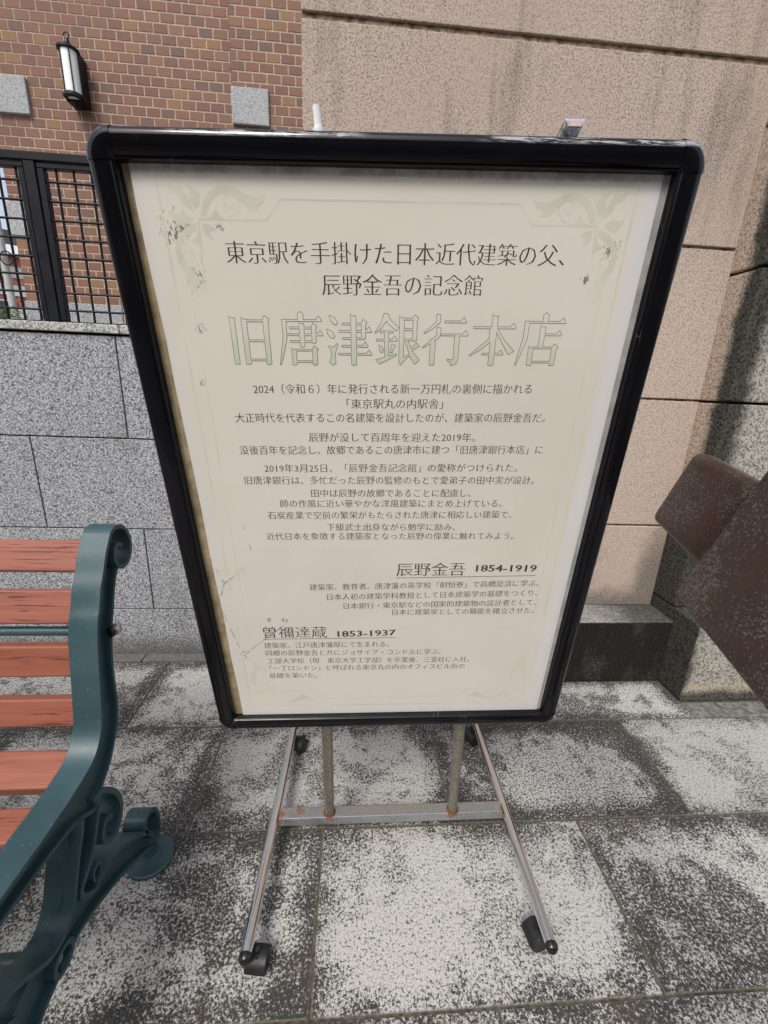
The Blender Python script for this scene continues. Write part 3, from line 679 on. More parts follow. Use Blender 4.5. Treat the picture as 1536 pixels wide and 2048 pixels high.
# rear scroll
sc2 = [(0.712, 0.452), (0.741, 0.448), (0.765, 0.424), (0.784, 0.396), (0.797, 0.362), (0.797, 0.330), (0.783, 0.304), (0.762, 0.290), (0.738, 0.296), (0.718, 0.315), (0.712, 0.340), (0.722, 0.362), (0.742, 0.368), (0.757, 0.356), (0.756, 0.344)]
ribbon(fr_b, yz(sc2, 6), 0.0125, XL + .004, XR - .002, side=-1)
# descending double strap with the small U-turn and the rear leg
st2 = [(0.716, 0.425), (0.700, 0.395), (0.681, 0.362), (0.660, 0.338), (0.636, 0.322), (0.624, 0.307), (0.628, 0.288), (0.643, 0.270), (0.668, 0.252), (0.700, 0.262), (0.735, 0.252), (0.780, 0.222), (0.830, 0.178), (0.866, 0.138), (0.884, 0.104)]
ribbon(fr_b, yz(st2, 5), 0.011, XL, XR, side=1)
ring = [(0.684 + .017 * cos(a), 0.284 + .020 * sin(a)) for a in [radians(-100 + 330 * k / 14) for k in range(15)]]
ribbon(fr_b, ring, 0.006, XL + .006, XR - .003, side=1)
yb = [(0.664, 0.452), (0.660, 0.432), (0.647, 0.408), (0.633, 0.382), (0.620, 0.352), (0.607, 0.322), (0.590, 0.300), (0.568, 0.290), (0.540, 0.296), (0.512, 0.318), (0.485, 0.345), (0.455, 0.365), (0.42, 0.372), (0.36, 0.36)]
ribbon(fr_b, yz(yb, 5), 0.010, XL, XR, side=1)
arm_low = [(0.890, 0.060), (0.862, 0.086), (0.83, 0.111), (0.777, 0.148), (0.728, 0.178), (0.674, 0.204), (0.633, 0.220), (0.603, 0.228), (0.572, 0.226), (0.54, 0.220), (0.49, 0.207), (0.42, 0.180), (0.34, 0.138), (0.26, 0.090), (0.20, 0.055)]
arm_top = [(0.890, 0.108), (0.866, 0.136), (0.83, 0.176), (0.78, 0.218), (0.735, 0.246), (0.70, 0.257), (0.664, 0.262), (0.635, 0.290), (0.612, 0.300), (0.58, 0.292), (0.54, 0.292), (0.49, 0.29), (0.42, 0.26), (0.34, 0.20), (0.26, 0.14), (0.20, 0.09)]
strip_plate(fr_b, arm_top, arm_low, XL + .017, XR - .018)
ribbon(fr_b, yz(arm_low, 4), 0.009, XL + .004, XR - .003, side=-1)
strip_plate(fr_b, [(0.716, 0.425), (0.681, 0.362), (0.640, 0.325), (0.620, 0.300)], [(0.664, 0.452), (0.647, 0.408), (0.620, 0.352), (0.590, 0.296)], XL + .019, XR - .022)
# foot loop over the pad
loop = [(0.866, 0.140), (0.858, 0.165), (0.868, 0.186), (0.890, 0.192), (0.912, 0.180), (0.928, 0.152), (0.934, 0.118), (0.930, 0.084), (0.916, 0.062)]
ribbon(fr_b, yz(loop, 6), 0.0115, XL + .002, XR, side=-1)
# hub ring with through hole, front swirls
hub = [(0.560 + .030 * cos(a), 0.246 + .028 * sin(a)) for a in [2 * pi * k / 24 for k in range(25)]]
ribbon(fr_b, hub, 0.010, XL + .010, XR + .001, side=1)
sw = [(0.46, 0.300), (0.43, 0.325), (0.39, 0.322), (0.365, 0.295), (0.375, 0.262), (0.405, 0.250), (0.43, 0.265), (0.43, 0.288), (0.412, 0.292)]
ribbon(fr_b, yz(sw, 5), 0.009, XL + .004, XR - .003, side=1)
def pad(yc):
    lathe(fr_b, [(0, -0.001), (0.058, -0.001), (0.061, 0.003), (0.0605, 0.009), (0.056, 0.012), (0.054, 0.0115), (0.030, 0.018), (0.027, 0.024), (0.022, 0.026), (0.018, 0.05), (0.020, 0.075), (0, 0.078)], (-0.549, yc, 0.0015), seg=40)
pad(0.905); pad(0.20)
f0 = link('end_frame', fr_b, 'bench', bn, smooth=True, bevel=0.0022, seg=2)
f1 = f0.copy(); COL.objects.link(f1); f1.parent = bn; f1.location = f0.location + Vector((-1.42, 0, 0))
def slat(c, tdir, wdt, th=0.030):
    """c: front face centre (y,z); tdir: direction across the slat (y,z)"""
    t = Vector(tdir).normalized(); nn = Vector((t.y, -t.x))       # to the back/below
    if nn.x < 0 and abs(t.y) > .5: nn = -nn
    if abs(t.y) <= .5 and nn.y > 0: nn = -nn
    c = Vector(c) + nn * 0.003; bm = B()
    P = [c - t * wdt / 2, c + t * wdt / 2, c + t * wdt / 2 + nn * th, c - t * wdt / 2 + nn * th]
    prism(bm, [(-1.948, p.x, p.y) for p in P], (-0.581 + 1.948, 0, 0))
    return link('slat', bm, 'slat', bn, bevel=0.0045, seg=3, smooth=False, loc=(-1.25, c.x, c.y))
for (p, q) in (((0.902, 0.957), (0.869, 0.897)), ((0.849, 0.864), (0.821, 0.798)), ((0.810, 0.751), (0.797, 0.685)), ((0.791, 0.634), (0.775, 0.577)), ((0.752, 0.545), (0.681, 0.521)), ((0.648, 0.5175), (0.582, 0.5165)), ((0.556, 0.5165), (0.485, 0.5185)), ((0.455, 0.520), (0.385, 0.522)), ((0.355, 0.522), (0.29, 0.522))):
    p, q = Vector(p), Vector(q); slat((p + q) / 2, (q - p), (q - p).length)
bm = B(); tube(bm, [(-1.99, 0.845, 0.768), (-0.55, 0.845, 0.768)], 0.010, 14); link('tie_rod', bm, 'bench', bn, smooth=True)
bm = B(); lathe(bm, [(0, 0), (0.012, 0), (0.012, 0.006), (0, 0.006)], (-0.527, 0.850, 0.760), (0.5, 0.85, 0), 20); link('washer', bm, 'cap', bn, smooth=True)
bm = B(); lathe(bm, [(0, 0), (0.0135, 0), (0.0135, 0.010), (0.011, 0.014), (0.006, 0.015), (0, 0.010)], (-0.528, 0.868, 0.758), (0.85, 0.25, 0.1), 6); link('nut', bm, 'steel', bn)
bm = B(); tube(bm, [(-1.99, 0.56, 0.246), (-0.535, 0.56, 0.246)], 0.012, 14); link('tie_rod', bm, 'bench', bn, smooth=True)
bm = B(); lathe(bm, [(0, 0), (0.010, 0), (0.010, 0.006), (0, 0.009)], (-0.538, 0.56, 0.246), (1, 0, 0), 6); link('nut', bm, 'steel', bn)

# ------------------------------------------------------------------ brown boards, right edge
E1 = Vector((0.5768, 0.6819, 1.2099)); D = Vector((-0.2095, -0.9674, -0.142)).normalized(); e_ = Vector((-0.2301, 0.1899, -0.9545)).normalized(); Nn = Vector((0.9504, -0.1673, -0.2624)).normalized()
br = empty('wooden_bench', (0.62, 0.1, 0), 'glossy dark brown wooden boards with worn pale spots, jutting in at the right edge', 'bench')
def board(name, o, wd, ln, th, bev):
    bm = B(); c = [o, o + e_ * wd, o + e_ * wd + D * ln, o + D * ln]
    prism(bm, c, Nn * th); return link(name, bm, 'brown', br, bevel=bev, seg=5, smooth=False)
board('upper_board', E1 - e_ * 0.008 - D * 0.010, 0.140, 0.66, 0.045, 0.016)
Bc = Vector((0.4564, 0.5098, 1.0361))
board('lower_board', Bc - e_ * 0.30 - D * 0.005, 0.304, 0.46, 0.036, 0.006)
bm = B(); box(bm, (0.565, 0.02, 0.0), (0.655, 0.11, 1.06)); link('post', bm, 'brown', br, bevel=0.006)
bm = B(); box(bm, (0.50, -0.16, 0.0), (0.70, 0.28, 0.06)); link('foot', bm, 'brown', br, bevel=0.006)

# ------------------------------------------------------------------ across the street (shows in the reflections)
ob = empty('street_building', (0, -9, 0), 'plain dark shopfront building across the street behind the viewer', 'building')
def ob_box(n_, lo, hi, m_):
    bm = B(); box(bm, lo, hi); return link(n_, bm, m_, ob)
MAT['shop_wall'] = simple('grey_brown_shop_wall', (0.13, 0.135, 0.14), 0.9, 0, 0.2)
ob_box('wall', (-11, -15, -0.01), (9, -9, 6.5), 'shop_wall')
for k in range(6):
    ob_box('shop_window', (-10 + 3.2 * k, -9.05, 0.4), (-7.6 + 3.2 * k, -8.99, 2.5), 'far_glass'); ob_box('window', (-9.8 + 3.2 * k, -9.05, 3.6), (-8.0 + 3.2 * k, -8.99, 5.0), 'far_glass')
ob_box('canopy', (-11, -9.9, 2.8), (9, -8.2, 3.0), 'far_band')
# ------------------------------------------------------------------ the sign
O = Vector((-0.3329, 0.6400, 1.5867)); A = Vector((0.9989, -0.0339, 0.0332)); Bv = Vector((0.0383, 0.1631, -0.9859))
A.normalize(); N = A.cross(Bv); N.normalize(); Bv = N.cross(A).normalized()
if N.y < 0: N = -N
W, H = 0.772, 1.0666
def S(u, v, h=0.0): return O + A * u + Bv * v + N * h
sg = empty('sign_stand', (0.13, 0.95, 0), 'black framed poster sign about a bank building on a wheeled chrome stand', 'sign')
prof = [(0.000, 0.014), (0.000, 0.004), (0.0008, -0.0020), (0.0025, -0.0066), (0.0062, -0.0098), (0.0110, -0.0108), (0.0262, -0.0108), (0.0300, -0.0086), (0.0312, -0.0060), (0.0318, -0.0078), (0.0335, -0.0080), (0.0350, -0.0055), (0.0352, 0.014)]
def rail(name, p0, p1, inward):
    bm = B(); loops = []
    for (u, v) in (p0, p1): loops.append([bm.verts.new(S(u + inward[0] * w_, v + inward[1] * w_, h)) for w_, h in prof])
    n = len(prof)
    for k in range(n): bm.faces.new((loops[0][k], loops[0][(k + 1) % n], loops[1][(k + 1) % n], loops[1][k]))
    bm.faces.new(loops[0]); bm.faces.new(list(reversed(loops[1])))
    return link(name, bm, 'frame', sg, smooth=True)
c_ = 0.0352
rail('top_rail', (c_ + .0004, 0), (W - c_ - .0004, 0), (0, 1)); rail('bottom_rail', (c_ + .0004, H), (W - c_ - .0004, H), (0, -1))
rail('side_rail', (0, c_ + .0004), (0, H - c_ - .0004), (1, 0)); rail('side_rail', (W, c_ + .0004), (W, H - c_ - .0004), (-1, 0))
for (cu, cv, su, sv) in ((c_, c_, -1, -1), (W - c_, c_, 1, -1), (W - c_, H - c_, 1, 1), (c_, H - c_, -1, 1)):
    bm = B(); rings = []
    for k in range(13):
        a = pi / 2 * k / 12; rings.append([bm.verts.new(S(cu + su * cos(a) * (c_ + .0008 - w_), cv + sv * sin(a) * (c_ + .0008 - w_), h - .0008)) for w_, h in prof[:8]] + [bm.verts.new(S(cu + su * cos(a) * .0008, cv + sv * sin(a) * .0008, prof[8][1] - .0008)), bm.verts.new(S(cu + su * cos(a) * .0008, cv + sv * sin(a) * .0008, .014))])
    n = len(rings[0])
    for P, Q in zip(rings, rings[1:]):
        for k in range(n): bm.faces.new((P[k], P[(k + 1) % n], Q[(k + 1) % n], Q[k]))
    bm.faces.new(rings[0]); bm.faces.new(list(reversed(rings[-1])))
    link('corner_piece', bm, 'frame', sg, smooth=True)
def sheet(bm, pts, h):
    bm.faces.new([bm.verts.new(S(u, v, h)) for u, v in pts])
bm = B(); pts = [(0.02, 0.02), (W - .02, 0.02), (W - .02, H - .02), (0.02, H - .02)]
prism(bm, [S(u, v, 0.006) for u, v in pts], N * 0.007); link('backing_board', bm, 'backing', sg)
bm = B()
left = [(0.0530, 1.040), (0.0534, 0.95), (0.0515, 0.86), (0.0525, 0.75), (0.0500, 0.62), (0.0508, 0.50), (0.0495, 0.40), (0.0480, 0.30), (0.0485, 0.24), (0.0462, 0.16), (0.0446, 0.08), (0.0456, 0.030)]
prism(bm, [S(u, v, 0.0030) for u, v in left + [(0.7262, 0.030), (0.7270, 0.30), (0.7285, 0.6), (0.7290, 1.04)]], N * 0.0008)
paper = link('poster', bm, mat_paper(O, A, Bv), sg)
HT = 0.00286
bm = B(); sheet(bm, [(0.034, 0.034), (W - .034, 0.034), (W - .034, H - .034), (0.034, H - .034)], 0.0)
bm.normal_update()
for f_ in bm.faces:
    if f_.normal.dot(N) > 0: f_.normal_flip()
link('acrylic_cover', bm, 'acrylic', sg, recalc=False)
# white acrylic edge strip at right of paper
bm = B(); prism(bm, [S(u, v, 0.0045) for u, v in ((0.727, 0.034), (0.737, 0.034), (0.737, H - .034), (0.729, H - .034))], N * 0.001); link('cover_edge', bm, simple('pale_cover_edge', (0.42, 0.42, 0.43), 0.4), sg)

# ---- printing: every line is flat print on the poster
dg = None
def glyphs(text, thin=0.0, fat=0.0, off=0.0, want_loops=None):
    """returns a mesh (x right, y up, em = 1) of the text; horizontals thinned, verticals fattened, like a serif print face"""
    cu = bpy.data.curves.new('t', 'FONT'); cu.body = text; cu.size = 1.0; cu.resolution_u = 2
    ob = bpy.data.objects.new('t', cu); COL.objects.link(ob)
    bpy.context.view_layer.update(); d = bpy.context.evaluated_depsgraph_get()
    cv = ob.to_curve(d, apply_modifiers=False).copy()
    # total area gives the winding convention
    def sarea(sp):
        P = [(b.co.x, b.co.y) for b in sp.bezier_points]; return 0.5 * sum(P[i - 1][0] * P[i][1] - P[i][0] * P[i - 1][1] for i in range(len(P)))
    tot = sum(sarea(s) for s in cv.splines if len(s.bezier_points) > 2); sgn = 1 if tot > 0 else -1   # +: outer loops ccw
    for sp in cv.splines:
        bp = sp.bezier_points; n = len(bp); new = []
        for i in range(n):
            b = bp[i]
            ti = b.co - b.handle_left
            if ti.length < 1e-5: ti = b.co - bp[i - 1].handle_right
            if ti.length < 1e-5: ti = b.co - bp[i - 1].co
            to = b.handle_right - b.co
            if to.length < 1e-5: to = bp[(i + 1) % n].handle_left - b.co
            if to.length < 1e-5: to = bp[(i + 1) % n].co - b.co
            n1 = Vector((ti.y, -ti.x)) * sgn; n2 = Vector((to.y, -to.x)) * sgn
            if n1.length > 0: n1.normalize()
            if n2.length > 0: n2.normalize()
            m = n1 + n2; q = 1 + n1.dot(n2); m = m / q if q > 0.35 else (m.normalized() * 1.3 if m.length > 1e-4 else m)
            new.append(Vector((m.x * (fat + off), m.y * (off - thin), 0)))
        for b, dv in zip(bp, new):
            b.handle_left_type = b.handle_right_type = 'FREE'
            hl, hr = b.handle_left + dv, b.handle_right + dv
            b.co = b.co + dv; b.handle_left = hl; b.handle_right = hr
    if want_loops:
        for sp in cv.splines:
            bp = sp.bezier_points; n = len(bp); P = []
            for i in range(n):
                a_, b_ = bp[i], bp[(i + 1) % n]
                straight = (a_.handle_right - a_.co).length < 1e-4 and (b_.handle_left - b_.co).length < 1e-4
                chord = (b_.co - a_.co).length; dev = 0
                if chord > 1e-5:
                    d0 = (b_.co - a_.co) / chord
                    dev = max(abs((a_.handle_right - a_.co).cross(d0).z), abs((b_.handle_left - a_.co).cross(d0).z))
                ks = [0] if dev < 0.002 else [0, .2, .4, .6, .8]
                for t in ks:
                    P.append(((1 - t) ** 3 * a_.co + 3 * (1 - t) ** 2 * t * a_.handle_right + 3 * (1 - t) * t * t * b_.handle_left + t ** 3 * b_.co).copy())
            want_loops.append(P)
    cv.dimensions = '2D'; cv.fill_mode = 'BOTH'; cv.resolution_u = 2
    o2 = bpy.data.objects.new('t2', cv); COL.objects.link(o2); bpy.context.view_layer.update(); d = bpy.context.evaluated_depsgraph_get()
    me = bpy.data.meshes.new_from_object(o2.evaluated_get(d))
    bpy.data.objects.remove(o2); bpy.data.objects.remove(ob)
    return me
def place(bm, me, u0, v0, u1, v1, h=HT, em=None, vc=0.38):
    xs = [v.co.x for v in me.vertices]
    if not xs: return
    x0, x1 = min(xs), max(xs); L = math.hypot(u1 - u0, v1 - v0); sx = L / (x1 - x0); sy = em if em else sx
    du, dv = (u1 - u0) / L, (v1 - v0) / L
    vs_ = []
    for v in me.vertices:
        x = (v.co.x - x0) * sx; y = (v.co.y - vc) * sy
        vs_.append(bm.verts.new(S(u0 + du * x + dv * y, v0 + dv * x - du * y, h)))
    for p in me.polygons:
        try: bm.faces.new([vs_[i] for i in p.vertices])
        except ValueError: pass
    bpy.data.meshes.remove(me)
def text(body, u0, v0, u1, v1, thin=0.016, fat=0.008, em=None, mat='ink', h=HT, off=0.0, name='printed_line'):
    bm = B(); place(bm, glyphs(body, thin, fat, off), u0, v0, u1, v1, h, em); return link(name, bm, mat, paper, recalc=False)
text('東京駅を手掛けた日本近代建築の父、', 0.1509, 0.1285, 0.6148, 0.1263, 0.018, 0.001, 0.0292)
text('辰野金吾の記念館', 0.278, 0.1658, 0.5035, 0.1642, 0.018, 0.001, 0.0292)
k = 0.0166
L_ = [('2024（令和６）年に発行される新一万円札の裏側に描かれる', 0.1656, 0.308, 0.5979, 0.3057, k), ('「東京駅丸の内駅舎」', 0.308, 0.33, 0.4597, 0.3293, k),
      ('大正時代を代表するこの名建築を設計したのが、建築家の辰野金吾だ。', 0.1318, 0.3526, 0.6269, 0.351, k), ('辰野が没して百周年を迎えた2019年。', 0.2451, 0.3841, 0.5165, 0.3835, k),
      ('没後百年を記念し、故郷であるこの唐津市に建つ「旧唐津銀行本店」に', 0.1313, 0.4058, 0.6326, 0.4043, k), ('2019年3月25日、「辰野金吾記念館」の愛称がつけられた。', 0.1679, 0.4371, 0.5946, 0.4363, k),
      ('旧唐津銀行は、多忙だった辰野の監修のもとで愛弟子の田中実が設計。', 0.1323, 0.4585, 0.6271, 0.4592, k), ('田中は辰野の故郷であることに配慮し、', 0.2425, 0.4825, 0.5194, 0.4831, k),
      ('師の作風に近い華やかな洋風建築にまとめ上げている。', 0.1877, 0.5022, 0.577, 0.503, k), ('石炭産業で空前の繁栄がもたらされた唐津に相応しい建築で、', 0.1641, 0.5248, 0.5974, 0.525, k),
      ('下級武士出身ながら勉学に励み、', 0.2663, 0.5487, 0.498, 0.5499, k), ('近代日本を象徴する建築家となった辰野の偉業に触れてみよう。', 0.1569, 0.5671, 0.6076, 0.5688, k),
      ('辰野金吾', 0.3934, 0.6408, 0.5249, 0.6409, 0.0325),
      ('建築家、教育者。唐津藩の英学校「耐恒寮」で高橋是清に学ぶ。', 0.2268, 0.68, 0.6726, 0.6746, 0.0166), ('日本人初の建築学科教授として日本建築学の基礎をつくり、', 0.2593, 0.7035, 0.6742, 0.698, 0.0166),
      ('日本銀行・東京駅などの国家的建築物の設計者として、', 0.2908, 0.7259, 0.6757, 0.7208, 0.0166), ('日本に建築家としての職能を確立させた。', 0.3875, 0.7425, 0.6743, 0.7416, 0.0166),
      ('そ　ね', 0.1354, 0.7585, 0.1790, 0.7591, 0.0125), ('曽禰達蔵', 0.126, 0.7905, 0.255, 0.7913, 0.0325),
      ('建築家。江戸唐津藩邸にて生まれる。', 0.124, 0.8256, 0.3825, 0.8256, 0.0172), ('同郷の辰野金吾と共にジョサイア・コンドルに学ぶ。', 0.1246, 0.8464, 0.4929, 0.8487, 0.0172),
      ('工部大学校（現　東京大学工学部）を卒業後、三菱社に入社。', 0.1258, 0.8684, 0.5559, 0.8714, 0.0172), ('「一丁ロンドン」と呼ばれる東京丸の内のオフィスビル街の', 0.1286, 0.8894, 0.5473, 0.891, 0.0172), ('基礎を築いた。', 0.1248, 0.9108, 0.2282, 0.9116, 0.0172)]
for s_, a0, b0, a1, b1, em in L_: text(s_, a0, b0, a1, b1, 0.011, 0.001, em)
text('1854-1919', 0.5452, 0.6383, 0.6627, 0.6395, 0.0, 0.012, 0.0215, off=0.010); text('1853-1937', 0.2757, 0.7962, 0.396, 0.7943, 0.0, 0.012, 0.0215, off=0.010)
def stroke(bm, P, wd, h=HT + 0.00004, closed=False):
    P = [Vector(p) for p in P]; n = len(P); prev = None; first = None
    for i in range(n):
        a = P[i - 1] if (i > 0 or closed) else P[i]; c = P[(i + 1) % n] if (i < n - 1 or closed) else P[i]
        d1 = (P[i] - a); d2 = (c - P[i])
        if d1.length < 1e-9: d1 = d2
        if d2.length < 1e-9: d2 = d1
        d1.normalize(); d2.normalize(); n1 = Vector((-d1.y, d1.x)); n2 = Vector((-d2.y, d2.x)); m = (n1 + n2) / max(0.4, 1 + n1.dot(n2))
        row = (bm.verts.new(S(*(P[i] + m * wd / 2), h)), bm.verts.new(S(*(P[i] - m * wd / 2), h)))
        if prev: bm.faces.new((prev[0], row[0], row[1], prev[1]))
        else: first = row
        prev = row
    if closed: bm.faces.new((prev[0], first[0], first[1], prev[1]))
# the big title: seven characters built stroke by stroke in a serif print face (100 x 100 cell, y down)
def Hs(x0, x1, y, w=3.4): return [(x0, y - w / 2), (x1 - 13, y - w / 2), (x1 - 6, y - w / 2 - 7), (x1, y + w / 2 - 1.5), (x1 - 1, y + w / 2), (x0, y + w / 2)]
def Hp(x0, x1, y, w=3.4): return [(x0, y - w / 2), (x1, y - w / 2), (x1, y + w / 2), (x0, y + w / 2)]
def Vs(x, y0, y1, w=11): return [(x - w / 2 - 1.5, y0 - 4), (x - w / 2 + 3, y0), (x + w / 2, y0), (x + w / 2, y1 - 2), (x + w / 2 - 2, y1), (x - w / 2 + 1, y1), (x - w / 2, y1 - 2), (x - w / 2, y0 + 4)]
def Vr(x, y0, y1, w=11): return [(x - w / 2, y0), (x - w / 2, y0 - 3), (x - 1, y0 - 9), (x + w / 2 + 3, y0 - 3), (x + w / 2, y0 + 2), (x + w / 2, y1 - 2), (x + w / 2 - 2, y1), (x - w / 2 + 1, y1), (x - w / 2, y1 - 2)]
def Ls(x0, y0, x1, y1, w=10, bow=4):          # stroke falling to the left, thick start, thin end
    return [(x0 - w / 2, y0 - 2), (x0 + w / 2, y0 - 1), (x0 + w / 2 - 1, y0 + (y1 - y0) * .4), (x1 + (x0 - x1) * .45 + bow, y0 + (y1 - y0) * .76), (x1 + 1, y1), (x1 - 1, y1 - 1), (x1 + (x0 - x1) * .45 - w * .35 + bow * .4, y0 + (y1 - y0) * .68), (x0 - w / 2, y0 + (y1 - y0) * .35)]
def Rs(x0, y0, x1, y1, w=12):                 # stroke falling to the right, thin start, thick end
    return [(x0 - 2, y0), (x0 + 2, y0 - 1), (x0 + (x1 - x0) * .55, y0 + (y1 - y0) * .52), (x1 + 2, y1 - 4), (x1 - w * .7, y1 + 3), (x0 + (x1 - x0) * .40, y0 + (y1 - y0) * .60), (x0 + (x1 - x0) * .1, y0 + (y1 - y0) * .22)]
def Dr(x0, y0, x1, y1, w=9): return [(x0, y0), (x0 + (x1 - x0) * .6 + 2, y0 + (y1 - y0) * .25), (x1 + 2, y1 - 4), (x1 - 1, y1), (x1 - w * .8, y1 - 1), (x0 + (x1 - x0) * .15, y0 + (y1 - y0) * .55)]
TITLE = [
 [Vs(13, 8, 98), Vs(38, 10, 98), Vr(84, 12, 98), Hp(42, 80, 13), Hp(42, 80, 51), Hp(42, 80, 89)],
 [[(47, -1), (52, -5), (59, 0), (58, 12), (47, 12)], Hs(14, 98, 12), Ls(17, 12, 2, 99, 9, 2), Hp(28, 80, 26), Hs(20, 100, 39), Hp(28, 80, 52), Vs(54, 18, 63, 10), Vr(80, 26, 55, 9), Vs(34, 68, 99, 10), Vr(80, 70, 99, 10), Hp(36, 78, 69), Hp(36, 78, 92)],
 [Dr(8, 2, 24, 20), Dr(1, 28, 17, 46), [(2, 60), (14, 64), (23, 56), (25, 58), (18, 76), (19, 96), (12, 100), (5, 94), (10, 78), (8, 68)], Hp(36, 84, 18), Vr(82, 18, 46, 9), Hs(28, 100, 32), Hp(36, 84, 46), Hs(34, 92, 61), Hs(26, 100, 77), Vs(60, 3, 99, 11)],
 [[(20, -2), (29, -1), (34, 10), (52, 24), (47, 31), (30, 18), (25, 12), (14, 26), (1, 36), (0, 34), (12, 19)], Hp(12, 40, 33), Hs(3, 50, 49), Vs(26, 34, 86, 9), Dr(9, 58, 17, 74, 6), [(38, 56), (46, 59), (38, 74), (34, 73)], [(2, 88), (26, 82), (48, 76), (48, 79), (30, 88), (10, 97)], Vs(59, 6, 90, 10), Hp(60, 88, 8), Vr(88, 9, 50, 9), Hp(60, 88, 28), Hp(60, 88, 48), [(54, 92), (58, 86), (78, 76), (79, 78), (64, 92), (58, 99)], [(92, 54), (99, 60), (80, 71), (78, 69)], [(68, 49), (73, 49), (82, 68), (100, 88), (99, 90), (90, 97), (78, 80)]],
 [Ls(32, 1, 2, 36, 9, 3), Ls(34, 26, 0, 64, 9, 3), Vs(22, 50, 99, 11), Hs(46, 94, 13), Hs(40, 100, 38), [(70, 39), (81, 39), (81, 88), (77, 96), (66, 100), (64, 93), (56, 88), (57, 86), (68, 88), (70, 84)]],
 [Hs(4, 98, 24), Vs(50, 2, 99, 12), Ls(45, 27, 0, 80, 9, 3), Rs(54, 26, 98, 74, 15), Hs(28, 76, 76)],
 [[(49, -1), (54, -5), (61, 0), (60, 12), (49, 12)], Hs(12, 100, 13), Ls(15, 13, 0, 99, 10, 2), Vs(52, 22, 62, 11), Hs(52, 96, 37), Vs(31, 63, 99, 11), Vr(84, 64, 99, 11), Hp(34, 80, 63), Hp(34, 80, 92)]]
def inflate(P, d):
    V = [Vector(p) for p in P]; n = len(V)
    ar = sum(V[i - 1].x * V[i].y - V[i].x * V[i - 1].y for i in range(n)); sg_ = 1 if ar > 0 else -1; out = []
    for i in range(n):
        e1 = (V[i] - V[i - 1]); e2 = (V[(i + 1) % n] - V[i]); e1.normalize(); e2.normalize()
        n1 = Vector((e1.y, -e1.x)) * sg_; n2 = Vector((e2.y, -e2.x)) * sg_; out.append(V[i] + (n1 + n2) * d / max(0.55, 1 + n1.dot(n2)))
    return out
mt = mat_title(S(.38, .205).z, S(.38, .275).z)
for d_, hh, mm, nm in ((0.75, 0.0, 'ink_line', 'title_outline'), (-0.45, -0.00012, mt, 'title_fill')):
    bm = B(); q_ = 0
    for ci, ch in enumerate(TITLE):
        q_ = 0
        for st in ch:
            q_ += 1; f_ = bm.faces.new([bm.verts.new(S(0.1385 + 0.0712 * ci + p.x * 0.000665, 0.2035 - 0.00035 * ci + p.y * 0.00070, HT + hh - q_ * 0.000006)) for p in inflate(st, d_)])
    bm.normal_update(); bmesh.ops.triangulate(bm, faces=bm.faces)
    link(nm, bm, mm, paper, recalc=False)
for nm, P in (('printed_rule', [(0.3929, 0.6600), (0.6634, 0.6570)]), ('printed_rule', [(0.1235, 0.8085), (0.3958, 0.8085)])):
    bm = B(); stroke(bm, P, 0.0011); link(nm, bm, 'ink', paper, recalc=False)
bm = B()
u = 0.10
while u < 0.655:
    v = 0.5965 + (u - .1) * 0.006; bm.faces.new([bm.verts.new(S(u + .0016 * cos(a), v + .0016 * sin(a), HT)) for a in [2 * pi * q / 8 for q in range(8)]]); u += 0.0072
tag(link('dotted_rule', bm, 'orn', paper, recalc=False), kind='stuff')
UL, UR, VT, VB = 0.0755, 0.6965, 0.0465, 1.0050
bm = B(); stroke(bm, [(UL, VT), (UR, VT), (UR, VB), (UL, VB)], 0.0034, closed=True); link('border_line', bm, 'orn_line', paper, recalc=False)
bm = B(); Q = []
for (su, sv, cu, cv) in ((1, 1, UL, VT), (-1, 1, UR, VT), (-1, -1, UR, VB), (1, -1, UL, VB)):
    q = [(cu + su * 0.020, cv + sv * 0.142), (cu + su * 0.0405, cv + sv * 0.128), (cu + su * 0.046, cv + sv * 0.0455), (cu + su * 0.134, cv + sv * 0.0455), (cu + su * 0.155, cv + sv * 0.0225)]
    Q += q if su * sv > 0 else list(reversed(q))
stroke(bm, Q, 0.0022, closed=True); link('border_line', bm, 'orn_line', paper, recalc=False)
def leaf(bm, P, h=HT + 0.00002, f=None):
    V = [f(p) for p in P]; bm.faces.new([bm.verts.new(S(a, b, h)) for a, b in V])
